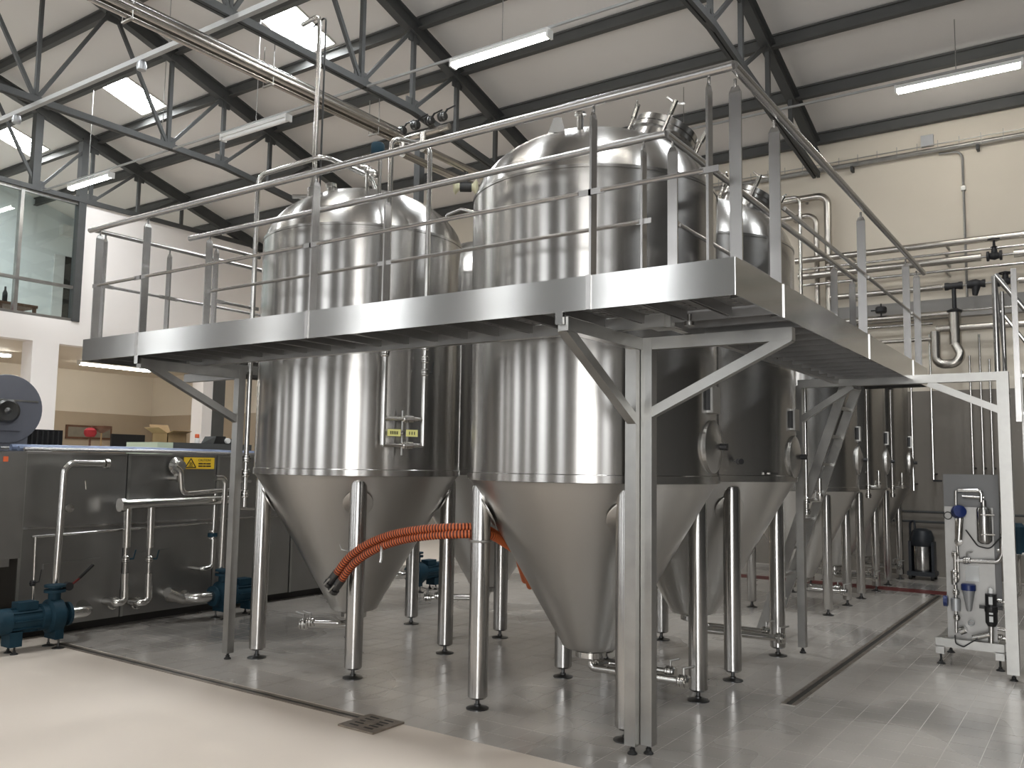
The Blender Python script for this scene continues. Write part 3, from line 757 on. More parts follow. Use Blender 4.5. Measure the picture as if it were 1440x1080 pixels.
midrail([((XO-.012, 4.40), (XO-.012, 6.30)), ((XO-.012, 6.33), (XO-.012, 7.95)), ((XO-.012, 7.985), (XO-.012, 8.47))])
midrail([((-5.93, YI-.012), (-4.015, YI-.012)), ((-3.985, YI-.012), (-2.04, YI-.012))], 2.955)
midrail([((XI+.012, 4.375), (XI+.012, 6.085)), ((XI+.012, 6.115), (XI+.012, 7.815))], 2.955)
midrail([((XLW+.03, 3.815), (XLW+.03, 4.375)), ((XLW+.03, 4.405), (XLW+.03, 6.285))], 2.995)
midrail([((-5.97, 4.38), (-5.97, 4.78))], 2.90)
# terminal boxes and a nut under the deck
MB().box(-2.05, -1.90, 4.30, 4.42, 2.36, 2.44).build('terminal_box', 'frame_steel', pf)
MB().lathe([(0, 0), (.03, 0), (.03, .02), (.012, .025), (.012, .06), (0, .06)], (-1.75, 4.15, 2.33), 12).build('floor_drain_nut', 'pipe_steel', pf)

# ================================================================== LEANING LADDER
ld = thing('leaning_ladder', 'steel ladder leaning up from the floor to the walkway', 'ladder', (-2.81, 8.55, 0))
la, lb_ = V(-2.80, 0, .06), V(-1.97, 0, 2.42)
for y in (8.33, 8.78):
    s_ = MB().bar(la+V(0, y, 0), lb_+V(0, y, 0), .03, .085, (1, 0, .3)).build('stile', 'frame_steel', ld)
    foot(s_, -2.80, y, .03, .06, .010)
for k in range(1, 9):
    p = la.lerp(lb_, k/8.9); MB().bar(p+V(0, 8.34, 0), p+V(0, 8.77, 0), .05, .025).build('rung', 'frame_steel', ld)
# ================================================================== PASTEURISER (long steel machine by the left wall)
XM = -7.9
mc = thing('tunnel_pasteuriser', 'long grey steel pasteuriser with pipes and a yellow caution sign', 'machine', (-8.7, 5.5, 0))
mods = [(3.87, 4.86), (4.86, 5.89), (5.89, 6.95), (6.95, 8.2)]
for a, b in mods:
    pn = MB().box(XM-1.7, XM, a+.004, b-.004, .09, 1.655).build('body_panel', 'machine_steel', mc)
    MB().box(XM-.0, XM+.014, a+.004, a+.03, .09, 1.655).build('seam_strip', 'frame_steel', pn)
    MB().box(XM-.0, XM+.018, a+.03, b-.004, .965, .985).build('rib', 'rail_steel', pn)
    MB().box(XM-.0, XM+.010, a+.03, b-.004, 1.635, 1.655).build('top_lip', 'frame_steel', pn)
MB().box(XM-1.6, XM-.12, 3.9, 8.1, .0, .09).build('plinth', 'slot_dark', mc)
MB().box(XM-1.7, XM+.10, 2.6, 3.85, .73, 1.645).build('end_hood', 'machine_steel', mc)
MB().box(XM-1.6, XM+.06, 2.6, 3.78, .66, .725).build('hood_sill', 'frame_steel', mc)
MB().box(XM-1.6, XM+.02, 2.6, 3.7, .0, .66).build('end_base', 'frame_steel', mc)
p = onx(8, 645, XM+.105); MB().box(p.x, p.x+.003, p.y-.02, p.y+.02, p.z-.025, p.z+.02).build('orange_dot', 'orange_plastic', mc)
for (a, b, z) in ((4.10, 4.64, .628), (4.98, 5.42, .66)): MB().bar((XM+.012, a, z), (XM+.012, b, z+.02), .025, .045).build('step_bar', 'machine_steel', mc)
def mp(px, off=.14): return [onx(x, y, XM+off) for x, y in px]
def mpipe(px, r, off=.14, bend=.07, mat='pipe_steel', name='pipe', tail=None):
    pts = mp(px, off)
    if tail: pts += [Vector((XM-.02, pts[-1].y, pts[-1].z))]
    return MB().tube(pts, r, 14, bend=bend).build(name, mat, mc)
mpipe([(78, 822), (91, 652), (146, 652)], .032, .30, .09)
p = onx(150, 652, XM+.30); MB().lathe([(0, -.02), (.045, -.02), (.045, .015), (.03, .02), (0, .02)], p, 16, axis_mat((0, 1, 0))).build('clamp', 'pipe_steel', mc)
MB().tube([onx(120, 652, XM+.3), onx(120, 652, XM-.02)], .026, 12).build('pipe', 'pipe_steel', mc)
mpipe([(170, 710), (326, 702)], .05, .18)
for x in (171, 325): 
    p = onx(x, 710 if x < 200 else 702, XM+.18); MB().lathe([(0, -.02), (.065, -.02), (.065, .02), (0, .025)], p, 18, axis_mat((0, 1, 0))).build('flange', 'pipe_steel', mc)
for x0, x1 in ((180, 176), (213, 209)):
    mpipe([(x0, 712), (x1+2, 770)], .037, .18); mpipe([(x1+1, 765), (x1, 806)], .018, .18)
    mpipe([(x1, 806), (x1-1, 846), (x1-14, 848)], .036, .18, .05, tail=True)
    q = onx(x1+1, 786, XM+.18); butterfly(mc, q, (0, 0, 1), .022, V(.05, .08, 0), 'pump_blue')
    q = onx(x1-17, 848, XM+.05); MB().torus(q, .05, .012, axis_mat((1, 0, 0))).build('hand_wheel', 'pipe_steel', mc)
mpipe([(45, 755), (300, 735)], .013, .10); mpipe([(50, 755), (46, 858)], .012, .16)
q = onx(46, 820, XM+.16); butterfly(mc, q, (0, 0, 1), .016, V(.05, .1, .02), 'cast_dark', 'cast_dark')
mpipe([(246, 656), (254, 662), (256, 695), (340, 688)], .03, .16, .07)
p = onx(246, 655, XM); MB().lathe([(.05, -.01), (.05, .02), (.09, .03), (.05, .05), (.05, .12)], p, 20, axis_mat((1, 0, 0))).build('collar', 'pipe_steel', mc)
p = onx(240, 672, XM); MB().lathe([(.0, 0), (.03, 0), (.03, .12), (.042, .125), (.042, .16), (0, .165)], p, 16, axis_mat((1, 0, 0))).build('drain_cock', 'pipe_steel', mc)
mpipe([(310, 812), (317, 672), (303, 672)], .03, .30, .07); mpipe([(303, 690), (298, 797), (284, 800)], .022, .16, .04, tail=True)
p = onx(299, 752, XM+.16); b_ = MB().lathe([(0, -.02), (.05, -.02), (.05, .02), (0, .02)], p, 16).build('blue_flange', 'pump_blue', mc)
for z, mt_ in ((.04, 'pipe_steel'), (-.035, 'pipe_steel')): MB().lathe([(0, -.008), (.045, -.008), (.045, .008), (0, .008)], p+V(0, 0, z), 14).build('flange', mt_, mc)
mpipe([(235, 833), (255, 842), (280, 841), (304, 835)], .05, .28, .1)
p = onx(235, 833, XM); MB().tube([p, p+V(.28, 0, 0)], .05, 14).build('pipe', 'pipe_steel', mc)
mpipe([(120, 676), (121, 688)], .008, .05)
for y in (4.15, 5.2): 
    pass
p = onx(92, 714, XM); MB().lathe([(0, 0), (.03, 0), (.03, .05), (.04, .055), (.04, .08), (0, .085)], p, 14, axis_mat((1, 0, 0))).build('sight_port', 'pipe_steel', mc)
mpipe([(330, 678), (352, 677)], .012, .2); mpipe([(330, 715), (362, 716)], .014, .2)
# caution sign
sa, sb_ = onx(259, 643, XM+.013), onx(301, 659.5, XM+.013)
sg = MB().box(XM+.010, XM+.014, sa.y, sb_.y, sb_.z, sa.z).build('caution_sign', 'yellow_sign', mc); sg['label'] = 'yellow caution sign with a black triangle'
sw, sh = sb_.y-sa.y, sa.z-sb_.z
X_ = XM+.015
tri = [(sa.y+sw*.05, sb_.z+sh*.12), (sa.y+sw*.39, sb_.z+sh*.12), (sa.y+sw*.22, sb_.z+sh*.90)]
m = MB()
for i in range(3):
    a, b = tri[i], tri[(i+1) % 3]; m.bar((X_, a[0], a[1]), (X_, b[0], b[1]), .010, .002, (1, 0, 0))
m.build('warning_triangle', 'ink', sg)
m = MB()
for k in (-1, 0, 1): m.tube([(X_, sa.y+sw*(.22+k*.035), sb_.z+sh*.30), (X_, sa.y+sw*(.235+k*.035), sb_.z+sh*.40), (X_, sa.y+sw*(.215+k*.035), sb_.z+sh*.5), (X_, sa.y+sw*(.23+k*.035), sb_.z+sh*.58)], .003, 5)
m.bar((X_, sa.y+sw*.15, sb_.z+sh*.24), (X_, sa.y+sw*.29, sb_.z+sh*.24), .006, .002, (1, 0, 0)); m.build('hot_symbol', 'ink', sg)
cu = bpy.data.curves.new('lettering', 'FONT'); cu.body = 'CAUTION!'; cu.size = sh*.27; cu.extrude = .0008; cu.align_x = 'LEFT'
cu.materials.append(MATS['ink']); o = bpy.data.objects.new('lettering', cu); col.objects.link(o); o.parent = sg
bpy.context.view_layer.update(); lme = bpy.data.meshes.new_from_object(o.evaluated_get(bpy.context.evaluated_depsgraph_get())); bpy.data.objects.remove(o)
o = bpy.data.objects.new('lettering', lme); col.objects.link(o); o.parent = sg
o.location = Vector((X_, sa.y+sw*.46, sb_.z+sh*.68))-world_loc(sg); o.rotation_euler = (PI/2, 0, PI/2)
for r_, ws in ((.46, (.16, .10, .16)), (.24, (.15, .11, .17))):      # lines too small to read in the photograph: word-length strokes
    y = sa.y+sw*.47
    for w_ in ws:
        MB().bar((X_, y, sb_.z+sh*r_), (X_, y+sw*w_-.006, sb_.z+sh*r_), .014, .002, (1, 0, 0)).build('lettering', 'ink', sg); y += sw*w_
# clutter of wrapped lines along the machine top
for dx, z, r_, mt_ in ((-.06, 1.675, .018, 'rail_steel'), (-.16, 1.68, .022, 'blue_wrap'), (-.30, 1.69, .03, 'blue_wrap'), (-.5, 1.685, .025, 'rail_steel')):
    MB().tube([(XM+dx, 3.9, z), (XM+dx, 5.2, z+.006), (XM+dx, 6.4, z-.004), (XM+dx, 8.1, z)], r_, 10).build('top_line', mt_, mc)
# blower on the machine
bl = thing('blower', 'dark grey round blower housing mounted on the pasteuriser', 'blower', (-8.5, 3.92, 1.655))
bc = V(-8.5, 3.93, 2.045)
MB().lathe([(.20, -.14), (.315, -.13), (.32, -.12), (.32, .12), (.315, .13), (.27, .135), (.0, .135)], bc, 48, axis_mat((1, 0, 0))).build('housing', 'fan_grey', bl)
MB().box(bc.x+.13, bc.x+.142, bc.y-.28, bc.y+.27, bc.z+.075, bc.z+.09).build('seam', 'frame_steel', bl)
MB().box(bc.x+.136, bc.x+.15, bc.y-.35, bc.y+.12, bc.z-.20, bc.z+.07).build('side_plate', 'fan_grey', bl)
MB().lathe([(.11, 0), (.11, .03), (.09, .04), (.03, .03), (0, .05)], bc+V(.15, -.02, -.02), 28, axis_mat((1, 0, 0))).build('hub', 'hose_end', bl)
MB().box(bc.x-.12, bc.x+.12, bc.y-.22, bc.y+.2, 1.655, 1.80).build('stand', 'fan_grey', bl)
mo = MB().box(bc.x-.15, bc.x+.05, 4.12, 4.50, 1.67, 1.87)
mo = mo.build('motor', 'black_plastic', bl)
for k in range(7): MB().box(bc.x+.05, bc.x+.07, 4.14+k*.05, 4.155+k*.05, 1.68, 1.86).build('cooling_fin', 'hose_end', mo)

# ================================================================== PUMPS
def pump(label, y0, s, z, xx, lever=False):
    t = thing('centrifugal_pump', label, 'pump', (xx, y0, 0), 'blue pumps')
    ay = axis_mat((0, s, 0)); c = V(xx, y0, z)
    MB().lathe([(0, -.075), (.10, -.075), (.14, -.05), (.145, .0), (.14, .045), (.10, .06), (.07, .08), (0, .08)], c, 28, ay).build('volute', 'pump_blue', t)
    MB().lathe([(0, .075), (.065, .075), (.065, .10), (.10, .105), (.10, .13), (0, .13)], c, 24, ay).build('suction_flange', 'pump_blue', t)
    dn_ = MB().lathe([(0, .08), (.05, .08), (.05, .19), (.085, .195), (.085, .215), (.085, .218), (.05, .22), (.05, .235), (.085, .24), (.085, .258), (0, .26)], c, 22).build('discharge_flange', 'pump_blue', t)
    m = MB().lathe([(0, -.49), (.085, -.49), (.10, -.47), (.105, -.44), (.105, -.37), (.092, -.365), (.092, -.13), (.11, -.12), (.11, -.07), (0, -.07)], c, 28, ay)
    mo = m.build('motor', 'pump_blue', t)
    for k in range(9):
        a = 2*PI*k/9; r_ = .097
        MB().bar(c+V(r_*math.cos(a), -s*.135, r_*math.sin(a)), c+V(r_*math.cos(a), -s*.36, r_*math.sin(a)), .006, .022, (math.cos(a), 0, math.sin(a))).build('cooling_fin', 'pump_blue', mo)
    MB().box(xx-.06, xx+.06, min(y0-s*.16, y0-s*.32), max(y0-s*.16, y0-s*.32), z+.08, z+.145).build('terminal_box', 'pump_blue', t)
    fr = MB().box(xx-.09, xx+.09, min(y0-s*.02, y0+s*.05), max(y0-s*.02, y0+s*.05), .075, z-.06).build('bracket', 'pump_blue', t)
    MB().box(xx-.07, xx+.07, min(y0-s*.28, y0-s*.38), max(y0-s*.28, y0-s*.38), .06, z-.085).build('motor_foot', 'pump_blue', t)
    for dx in (-.08, .08): foot(fr, xx+dx, y0+s*.015, .05, .08, .008)
    for dx in (-.05, .05): foot(fr, xx+dx, y0-s*.33, .03, .07, .008)
    MB().tube([c+V(0, s*.13, 0), c+V(0, s*.30, 0), c+V(-.30, s*.42, 0)], .052, 14, bend=.12).build('suction_pipe', 'pipe_steel', t)
    if lever:
        v = MB().lathe([(0, -.03), (.035, -.03), (.035, .03), (0, .03)], c+V(.02, s*.10, .235), 14, axis_mat((1, 0, 0))).build('valve_hub', 'cast_dark', t)
        MB().bar(c+V(.03, s*.11, .235), c+V(.03, s*.20, .30), .02, .012).build('red_lever', 'red_paint', v)
        MB().bar(c+V(.03, s*.19, .295), c+V(.03, s*.31, .40), .028, .016).build('black_grip', 'black_plastic', v)
    return t
pump('dark blue pump with a red and black lever below the curved pipe', 3.985, 1, .265, -7.45, True)
pump('dark blue pump standing behind the slim platform post', 5.74, -1, .235, -7.50)
pump('dark blue pump half hidden behind the cones near the machine', 8.4, -1, .235, -7.2)

# ================================================================== THINGS IN THE REAR ROOM
def bx(name, label, cat, X, x0, y0, x1, y1, depth, mat, group=None):
    a, b = onx(x0, y0, X), onx(x1, y1, X)
    o = MB().box(X-depth, X, a.y, b.y, b.z, a.z).build(name, mat, None, ((X-depth/2), (a.y+b.y)/2, b.z)); tag(o, label, cat, group); return o
# labelling machine bench behind the pasteuriser carrying boxes
a, b = onx(243, 622, -10.4), onx(352, 640, -10.4)
lm = thing('labelling_machine', 'low grey cabinet line behind the pasteuriser carrying boxes', 'machine', (-10.7, (a.y+b.y)/2, 0))
MB().box(-11.1, -10.4, a.y, b.y, 0, a.z-.10).build('cabinet', 'machine_steel', lm)
MB().box(-11.1, -10.38, a.y, b.y, a.z-.10, a.z).build('dark_top', 'truss_grey', lm)
MB().box(-11.1, -10.38, a.y-.24, a.y-.005, 0, a.z-.004).build('end_cabinet', 'pale_green', lm)
def bench_z(): return a.z
zb_ = a.z
bb0, bb1 = onx(225, 603, -10.6), onx(262, 620, -10.6)
cb = thing('cardboard_box', 'open brown cardboard box with its flaps raised on the cabinets', 'box', (-10.75, (bb0.y+bb1.y)/2, zb_))
cy0, cy1 = a.y+.01, a.y+.30
for (x0_, x1_, y0_, y1_) in ((-10.55, -10.54, cy0, cy1), (-10.9, -10.89, cy0, cy1), (-10.9, -10.54, cy0, cy0+.01), (-10.9, -10.54, cy1-.01, cy1)):
    MB().box(x0_, x1_, y0_, y1_, zb_, zb_+.13).build('side', 'cardboard', cb)
MB().bar((-10.54, (cy0+cy1)/2, zb_+.13), (-10.42, (cy0+cy1)/2, zb_+.16), cy1-cy0, .006).build('flap', 'cardboard', cb)
MB().bar((-10.9, (cy0+cy1)/2, zb_+.13), (-10.98, (cy0+cy1)/2, zb_+.25), cy1-cy0, .006).build('flap', 'cardboard', cb)
MB().bar((-10.72, cy0, zb_+.13), (-10.72, cy0-.13, zb_+.20), .34, .006).build('flap', 'cardboard', cb)
p = onx(277, 618, -10.6)
ob = thing('bottle', 'white bottle with an orange cap on the cabinets', 'bottle', (p.x, p.y, zb_))
MB().lathe([(0, 0), (.035, 0), (.035, .06), (.02, .08), (0, .08)], (p.x, p.y, zb_), 16).build('body', 'white_plastic', ob)
MB().lathe([(0, .08), (.032, .08), (.03, .13), (0, .135)], (p.x, p.y, zb_), 16).build('cap', 'orange_plastic', ob)
p = onx(303, 615, -10.6)
kb = thing('printer', 'black slanted label printer on the cabinets', 'printer', (p.x, p.y, zb_))
MB().add([(-10.8, p.y-.10, zb_), (-10.5, p.y-.10, zb_), (-10.5, p.y+.12, zb_), (-10.8, p.y+.12, zb_), (-10.8, p.y-.03, zb_+.11), (-10.5, p.y-.06, zb_+.11), (-10.5, p.y+.10, zb_+.11), (-10.8, p.y+.10, zb_+.11)], [(3, 2, 1, 0), (4, 5, 6, 7), (0, 1, 5, 4), (1, 2, 6, 5), (2, 3, 7, 6), (3, 0, 4, 7)]).build('case', 'black_plastic', kb)
MB().lathe([(0, -.02), (.04, -.02), (.04, .02), (0, .02)], (-10.48, p.y+.12, zb_+.05), 16, axis_mat((1, 0, 0))).build('paper_roll', 'white_plastic', kb)
for dx_, w_, lb in ((318, .14, 'flat black case on the cabinets next to the slanted printer'), (331, .09, 'short black case at the far end of the cabinets')):
    p = onx(dx_, 617, -10.7); o = MB().box(-10.9, -10.6, p.y-w_/2, p.y+w_/2, zb_, zb_+.08).build('toner_case', 'black_plastic', None, (-10.75, p.y, zb_)); tag(o, lb, 'case')
# picture, monitor, lamp and flower in front of the end wall
p0, p1 = onx(94, 597, XBACK+.06), onx(157, 618.5, XBACK+.06)
pc_ = thing('wall_picture', 'wide grey framed picture on the tan end wall', 'picture', (XBACK+.03, (p0.y+p1.y)/2, p1.z))
MB().box(XBACK+.004, XBACK+.05, p0.y, p1.y, p1.z, p0.z).build('frame', 'wood_brown', pc_)
MB().box(XBACK+.05, XBACK+.055, p0.y+.05, p1.y-.05, p1.z+.05, p0.z-.05).build('print', 'picture_grey', pc_)
p0, p1 = onx(158, 610, -16), onx(203, 631, -16)
mn = thing('monitor', 'large black screen standing behind the pasteuriser', 'screen', (-16, (p0.y+p1.y)/2, 0))
MB().box(-16.06, -16, p0.y, p1.y, p1.z, p0.z).build('panel', 'black_plastic', mn)
MB().box(-16.05, -16.01, (p0.y+p1.y)/2-.03, (p0.y+p1.y)/2+.03, .02, p1.z).build('pole', 'black_plastic', mn)
MB().box(-16.3, -15.8, (p0.y+p1.y)/2-.3, (p0.y+p1.y)/2+.3, 0, .02).build('base', 'black_plastic', mn)
p = onx(143, 603, -15.5); sl_ = thing('floor_lamp', 'slim standing lamp with a dark bowl shade before the picture', 'lamp', (p.x, p.y, 0))
MB().lathe([(.03, -.08), (.16, .0), (.18, .05), (.17, .05), (.02, -.06)], p, 24).build('shade', 'wood_brown', sl_)
MB().tube([(p.x, p.y, .02), (p.x, p.y, p.z-.06)], .015, 8).build('pole', 'cardboard', sl_); MB().lathe([(0, 0), (.15, 0), (.14, .02), (0, .03)], (p.x, p.y, 0), 20).build('base', 'wood_brown', sl_)
p = onx(127, 608, -15.5); fl_ = thing('covered_stand', 'red rounded cover on a slim stand before the picture', 'stand', (p.x, p.y, 0))
MB().lathe([(0, -.09), (.08, -.08), (.11, -.02), (.105, .04), (.06, .08), (0, .09)], p, 16).build('cover', 'red_fabric', fl_)
MB().tube([(p.x, p.y, .0), (p.x, p.y, p.z-.1)], .02, 8).build('pole', 'wood_brown', fl_); MB().lathe([(0, 0), (.15, 0), (.14, .02), (0, .03)], (p.x, p.y, 0), 20).build('base', 'wood_brown', fl_)
p = onx(321, 597, -17); o = MB().box(-17.99, -17.95, 13.55, 13.75, 2.3, 2.45)
c2 = bpy.data.objects['wall_left']
pw = onx(319, 596, XBACK+.05)
o = MB().box(-20.3, -20.0, YB-.09, YB-.004, 2.35, 2.75).build('switch_box', 'cream_plastic', None, (-20.15, YB-.05, 2.35)); tag(o, 'cream switch box on the tan wall behind the grey column', 'switch box')
MB().box(XL-.4, XL+.03, 13.205, 13.55, 0, 3.98).build('grey_column_face', 'purlin_grey', c2)
# mezzanine office contents
p0, p1 = onx(77, 357, XBACK+.03), onx(97, 452, XBACK+.03)
dr = bpy.data.objects.new('door_2', None); col.objects.link(dr); dr['kind'] = 'structure'; dr['label'] = 'half open pale door in the office end wall'; dr.location = (XBACK, p0.y, 4.45)
dw = p1.y-p0.y
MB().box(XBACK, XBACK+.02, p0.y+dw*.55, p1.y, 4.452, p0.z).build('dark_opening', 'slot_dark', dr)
MB().box(XBACK, XBACK+.05, p0.y, p0.y+dw*.55, 4.452, p0.z).build('leaf', 'paper', dr)
ac0 = onx(100, 326, XBACK+.15); o = MB().box(XBACK+.004, XBACK+.2, ac0.y-.25, ac0.y+.45, ac0.z-.15, ac0.z+.15).build('air_conditioner', 'white_plastic', None, (XBACK+.1, ac0.y, ac0.z-.15)); tag(o, 'white air conditioner on the office wall behind the glazing', 'air conditioner')
d0 = onx(30, 452, -19.2); tb_ = thing('office_table', 'small dark brown table behind the mezzanine glass', 'table', (-19.2, 8.9, 4.452))
MB().box(-19.6, -18.9, 8.55, 9.35, 4.80, 4.86).build('tabletop', 'wood_brown', tb_)
for x in (-19.55, -18.95):
    for y in (8.6, 9.3): MB().box(x-.03, x+.03, y-.03, y+.03, 4.452, 4.80).build('leg', 'wood_brown', tb_)
o = MB().lathe([(0, 0), (.3, .02), (.36, .15), (.30, .32), (.12, .40), (0, .41)], (-18.9, 7.95, 4.452), 16).build('bean_bag', 'red_fabric', None, (-18.9, 7.95, 4.452)); tag(o, 'dark red bean bag behind the mezzanine glass', 'bean bag')
bt = thing('office_bottle', 'dark bottle standing on the brown office table', 'bottle', (-19.1, 8.75, 4.86)); MB().lathe([(0, 0), (.05, 0), (.05, .2), (.02, .27), (.02, .34), (0, .34)], (-19.1, 8.75, 4.86), 14).build('body', 'black_plastic', bt)

# ================================================================== LIGHT FITTINGS
def batten(label, x0, x1, y, z, lit=True, axis='x'):
    t = thing('strip_light', label, 'light', ((x0+x1)/2 if axis == 'x' else y, y if axis == 'x' else (x0+x1)/2, z), 'hung strip lights')
    def q(u, w, zz): return V(u, y+w, zz) if axis == 'x' else V(y+w, u, zz)
    up = (0, 0, 1)
    MB().bar(q(x0, 0, z+.045), q(x1, 0, z+.045), .12, .05).build('body', 'white_plastic', t)
    MB().tube([q(x0+.03, 0, z), q(x1-.03, 0, z)], .042, 12).build('tube', 'lamp_tube' if lit else 'lamp_diffuser', t)
    for u in (x0, x1): MB().bar(q(u-.015, 0, z+.02), q(u+.015, 0, z+.02), .13, .11).build('end_cap', 'white_plastic', t)
    for u in (x0+.35, x1-.35): MB().bar(q(u-.02, 0, z+.075), q(u+.02, 0, z+.075), .05, .02).build('clip', 'cast_dark', t)
    return t
batten('lit strip light hung above the yellow tagged tank', -7.10, -5.56, 8.78, 6.98)
batten('lit strip light hung in front of the gable truss', -16.92, -15.47, 8.85, 6.98)
batten('unlit strip light hung below the truss beside the bright rooflight', -12.05, -10.43, 8.81, 6.98, False)
batten('lit strip light hung beside the cream far wall', -2.265, -.714, 12.83, 6.98)
batten('lit strip light on the rear room ceiling, partly behind the walkway corner', 11.2, 13.1, -20.5, 3.90, True, 'y')
batten('lit strip light on the rear room ceiling near the white column', 8.0, 9.6, -20.5, 3.90, True, 'y')
def track(label, y, z, x0, x1, w=.028, h=.03, mat='insul_grey', wires=()):
    t = thing('lighting_track', label, 'track', ((x0+x1)/2, y, z), 'lighting tracks')
    MB().bar((x0, y, z), (x1, y, z), w, h).build('channel', mat, t)
    for x in wires: MB().tube([(x, y, z), (x, y, zroof(y)-.02)], .006, 6).build('suspension_wire', 'frame_steel', t)
    return t
track('thin white lighting track linking the lamps above the tanks', 8.80, 7.095, XL+.1, -2.0, wires=(-16.2, -13.8, -11.2, -6.3))
for x in (-15.5, -10.6, -5.7, -.8):  # lamps out of view, added to brighten the front floor
    batten('added unseen strip light brightening the open floor in front of the walkway', x-.77, x+.77, 4.06, 6.98); batten('added unseen strip light close to the window wall, brightening the floor', x-.77, x+.77, .03, 6.98)
track('thin white lighting track over the open floor', 4.06, 7.095, XL+.1, XR-.5, wires=(-14, -8, -3, 2))
track('thin white lighting track close to the window wall', .03, 7.095, XL+.1, XR-.5, wires=(-14, -8, -3, 2))
track('thin white lighting track along the far wall bays', 12.83, 7.095, -8.0, 4.0, wires=(-1.5, -5.5))
tr = track('pale grey cable track running under the roof ridge', 6.40, 7.02, XL+.2, -3, .07, .07, 'insul_grey', wires=(-15, -10))
for x in (-10.6, -14.0): 
    MB().lathe([(0, -.12), (.06, -.12), (.07, -.06), (.05, 0), (0, 0)], (x, 6.40, 6.98), 16).build('spotlight', 'grey_alu', tr)

# ================================================================== HUNG PIPE BUNDLE
pb = thing('pipe_bundle', 'bundle of insulated pipes hung below the roof truss', 'pipes', (-8.95, 6.4, 6.7))
for dx, dz, r_, mt_ in ((.0, .085, .045, 'pipe_steel'), (-.06, -.02, .06, 'insul_steel'), (.06, -.02, .06, 'insul_steel'), (.0, -.10, .035, 'insul_steel')):
    MB().tube([(-8.95+dx, 2.6, 6.70+dz), (-8.95+dx, 9.75, 6.70+dz)], r_, 14).build('pipe', mt_, pb)
for y in (3.2, 5.2, 7.2, 9.2):
    MB().bar((-9.05, y, 6.545), (-8.85, y, 6.545), .03, .02).build('hanger', 'frame_steel', pb)
    for dx in (-.1, .1): MB().tube([(-8.95+dx, y, 6.54), (-8.95+dx, y, 7.10)], .006, 6).build('hanger_rod', 'frame_steel', pb)
for k, (x, y) in enumerate(((565, 184), (584, 176), (604, 170), (622, 164))):
    p = ony(x, y, 9.9); butterfly(pb, p, (1, 0, 0), .045, V(.1, 0, .10), 'cast_dark', 'hose_end')
p, q = ony(560, 192, 9.9), ony(632, 170, 9.9); MB().tube([p-V(0, 0, .08), q-V(0, 0, .08)], .05, 12).build('header', 'insul_steel', pb)
for (x0_, y0_) in ((566, 216), (594, 208)):
    p = onz(x0_, y0_, 6.36); MB().tube([p, (p.x, p.y+3.6, 6.36)], .062, 14).build('pipe', 'insul_steel', pb)
    MB().tube([p, (p.x, p.y, 6.6)], .05, 12).build('pipe', 'insul_steel', pb)
p = ony(590, 222, 10.4); MB().box(p.x-.06, p.x+.06, 10.34, 10.46, 5.45, 6.9).build('drop_bracket', 'truss_grey', pb)
xr_ = onz(594, 208, 6.36).x; p = onx(655, 263, xr_)
rl = thing('hose_reel', 'cream flanged reel with dark core hung beside the corner tank dome', 'reel', p)
ax = Vector((.82, .57, 0))
MB().lathe([(0, -.20), (.08, -.20), (.13, -.17), (.06, -.11), (.06, .11), (.13, .17), (.08, .20), (0, .20)], p, 20, axis_mat(ax)).build('flanges', 'cream_plastic', rl)
MB().lathe([(.055, -.10), (.08, -.09), (.08, .09), (.055, .10)], p, 20, axis_mat(ax)).build('core', 'rubber', rl)
MB().bar(p, (p.x, p.y, 6.32), .05, .05).build('drop_rod', 'truss_grey', rl)

# ================================================================== PIPES AND CABLES ON THE FAR WALL
YP = 14.3
def wp(name, label, px, r, mat='insul_steel', Y=YP, bend=.12, group='pipes along the far wall', cat='pipe'):
    pts = [ony(x, y, Y) for x, y in px]
    t = thing(name, label, cat, pts[0], group)
    MB().tube(pts, r, 14, bend=bend).build('run', mat, t)
    return t
def brackets(t, xs2, z, Y=YP):
    for x in xs2: MB().bar((x, Y, z), (x, YB-.005, z), .03, .03).build('bracket', 'frame_steel', t)
def hrun(label, z, x0, x1, r, mat='insul_steel', br=True, Y=YP):
    t = thing('wall_pipe', label, 'pipe', (x0, Y, z), 'pipes along the far wall')
    MB().tube([(x0, Y, z), (x1, Y, z)], r, 14).build('run', mat, t)
    if br: brackets(t, [x for x in (-3.3, -1.9, -.75, .4) if x0 < x < x1], z, Y)
    return t
w1 = hrun('fat steel pipe, topmost of the runs on the cream wall', 5.05, -4.15, 3, .052)
hrun('slim steel pipe just below the topmost wall pipe', 4.895, -4.1, 3, .02, 'pipe_steel')
w3 = hrun('lagged pipe that stops at a black hand wheel valve', 4.78, -4.1, -1.42, .058)
MB().tube([(-1.42, YP, 4.78), (-1.0, YP, 4.78)], .018, 10).build('run', 'pipe_steel', w3); MB().tube([(-1.0, YP, 4.78), (3, YP, 4.78)], .058, 14).build('run', 'insul_steel', w3)
hrun('slim dark pipe under the lagged run with the hand wheel', 4.63, -4.1, 3, .022, 'pipe_steel')
w5 = hrun('lagged pipe feeding the black strainer above the grey band', 4.385, -3.6, -1.95, .048)
MB().tube([(-1.95, YP, 4.385), (-.95, YP, 4.385)], .018, 10).build('run', 'pipe_steel', w5); MB().tube([(-.95, YP, 4.385), (3, YP, 4.385)], .05, 14).build('run', 'insul_steel', w5)
hrun('steel pipe ending at the upright black valve stem', 3.97, -3.4, -1.85, .042)
hrun('thin dark pipe crossing the grey wall band', 4.03, -3.4, 3, .018, 'pipe_steel', Y=14.45)
w8 = hrun('lagged pipe above the bright double bend', 3.745, -2.06, 3, .052)
hrun('steel pipe running under the band towards the double bend', 3.60, -3.6, -2.1, .03)
hrun('slim steel pipe running low under the wall band', 3.84, -3.6, -2.1, .022, 'pipe_steel')
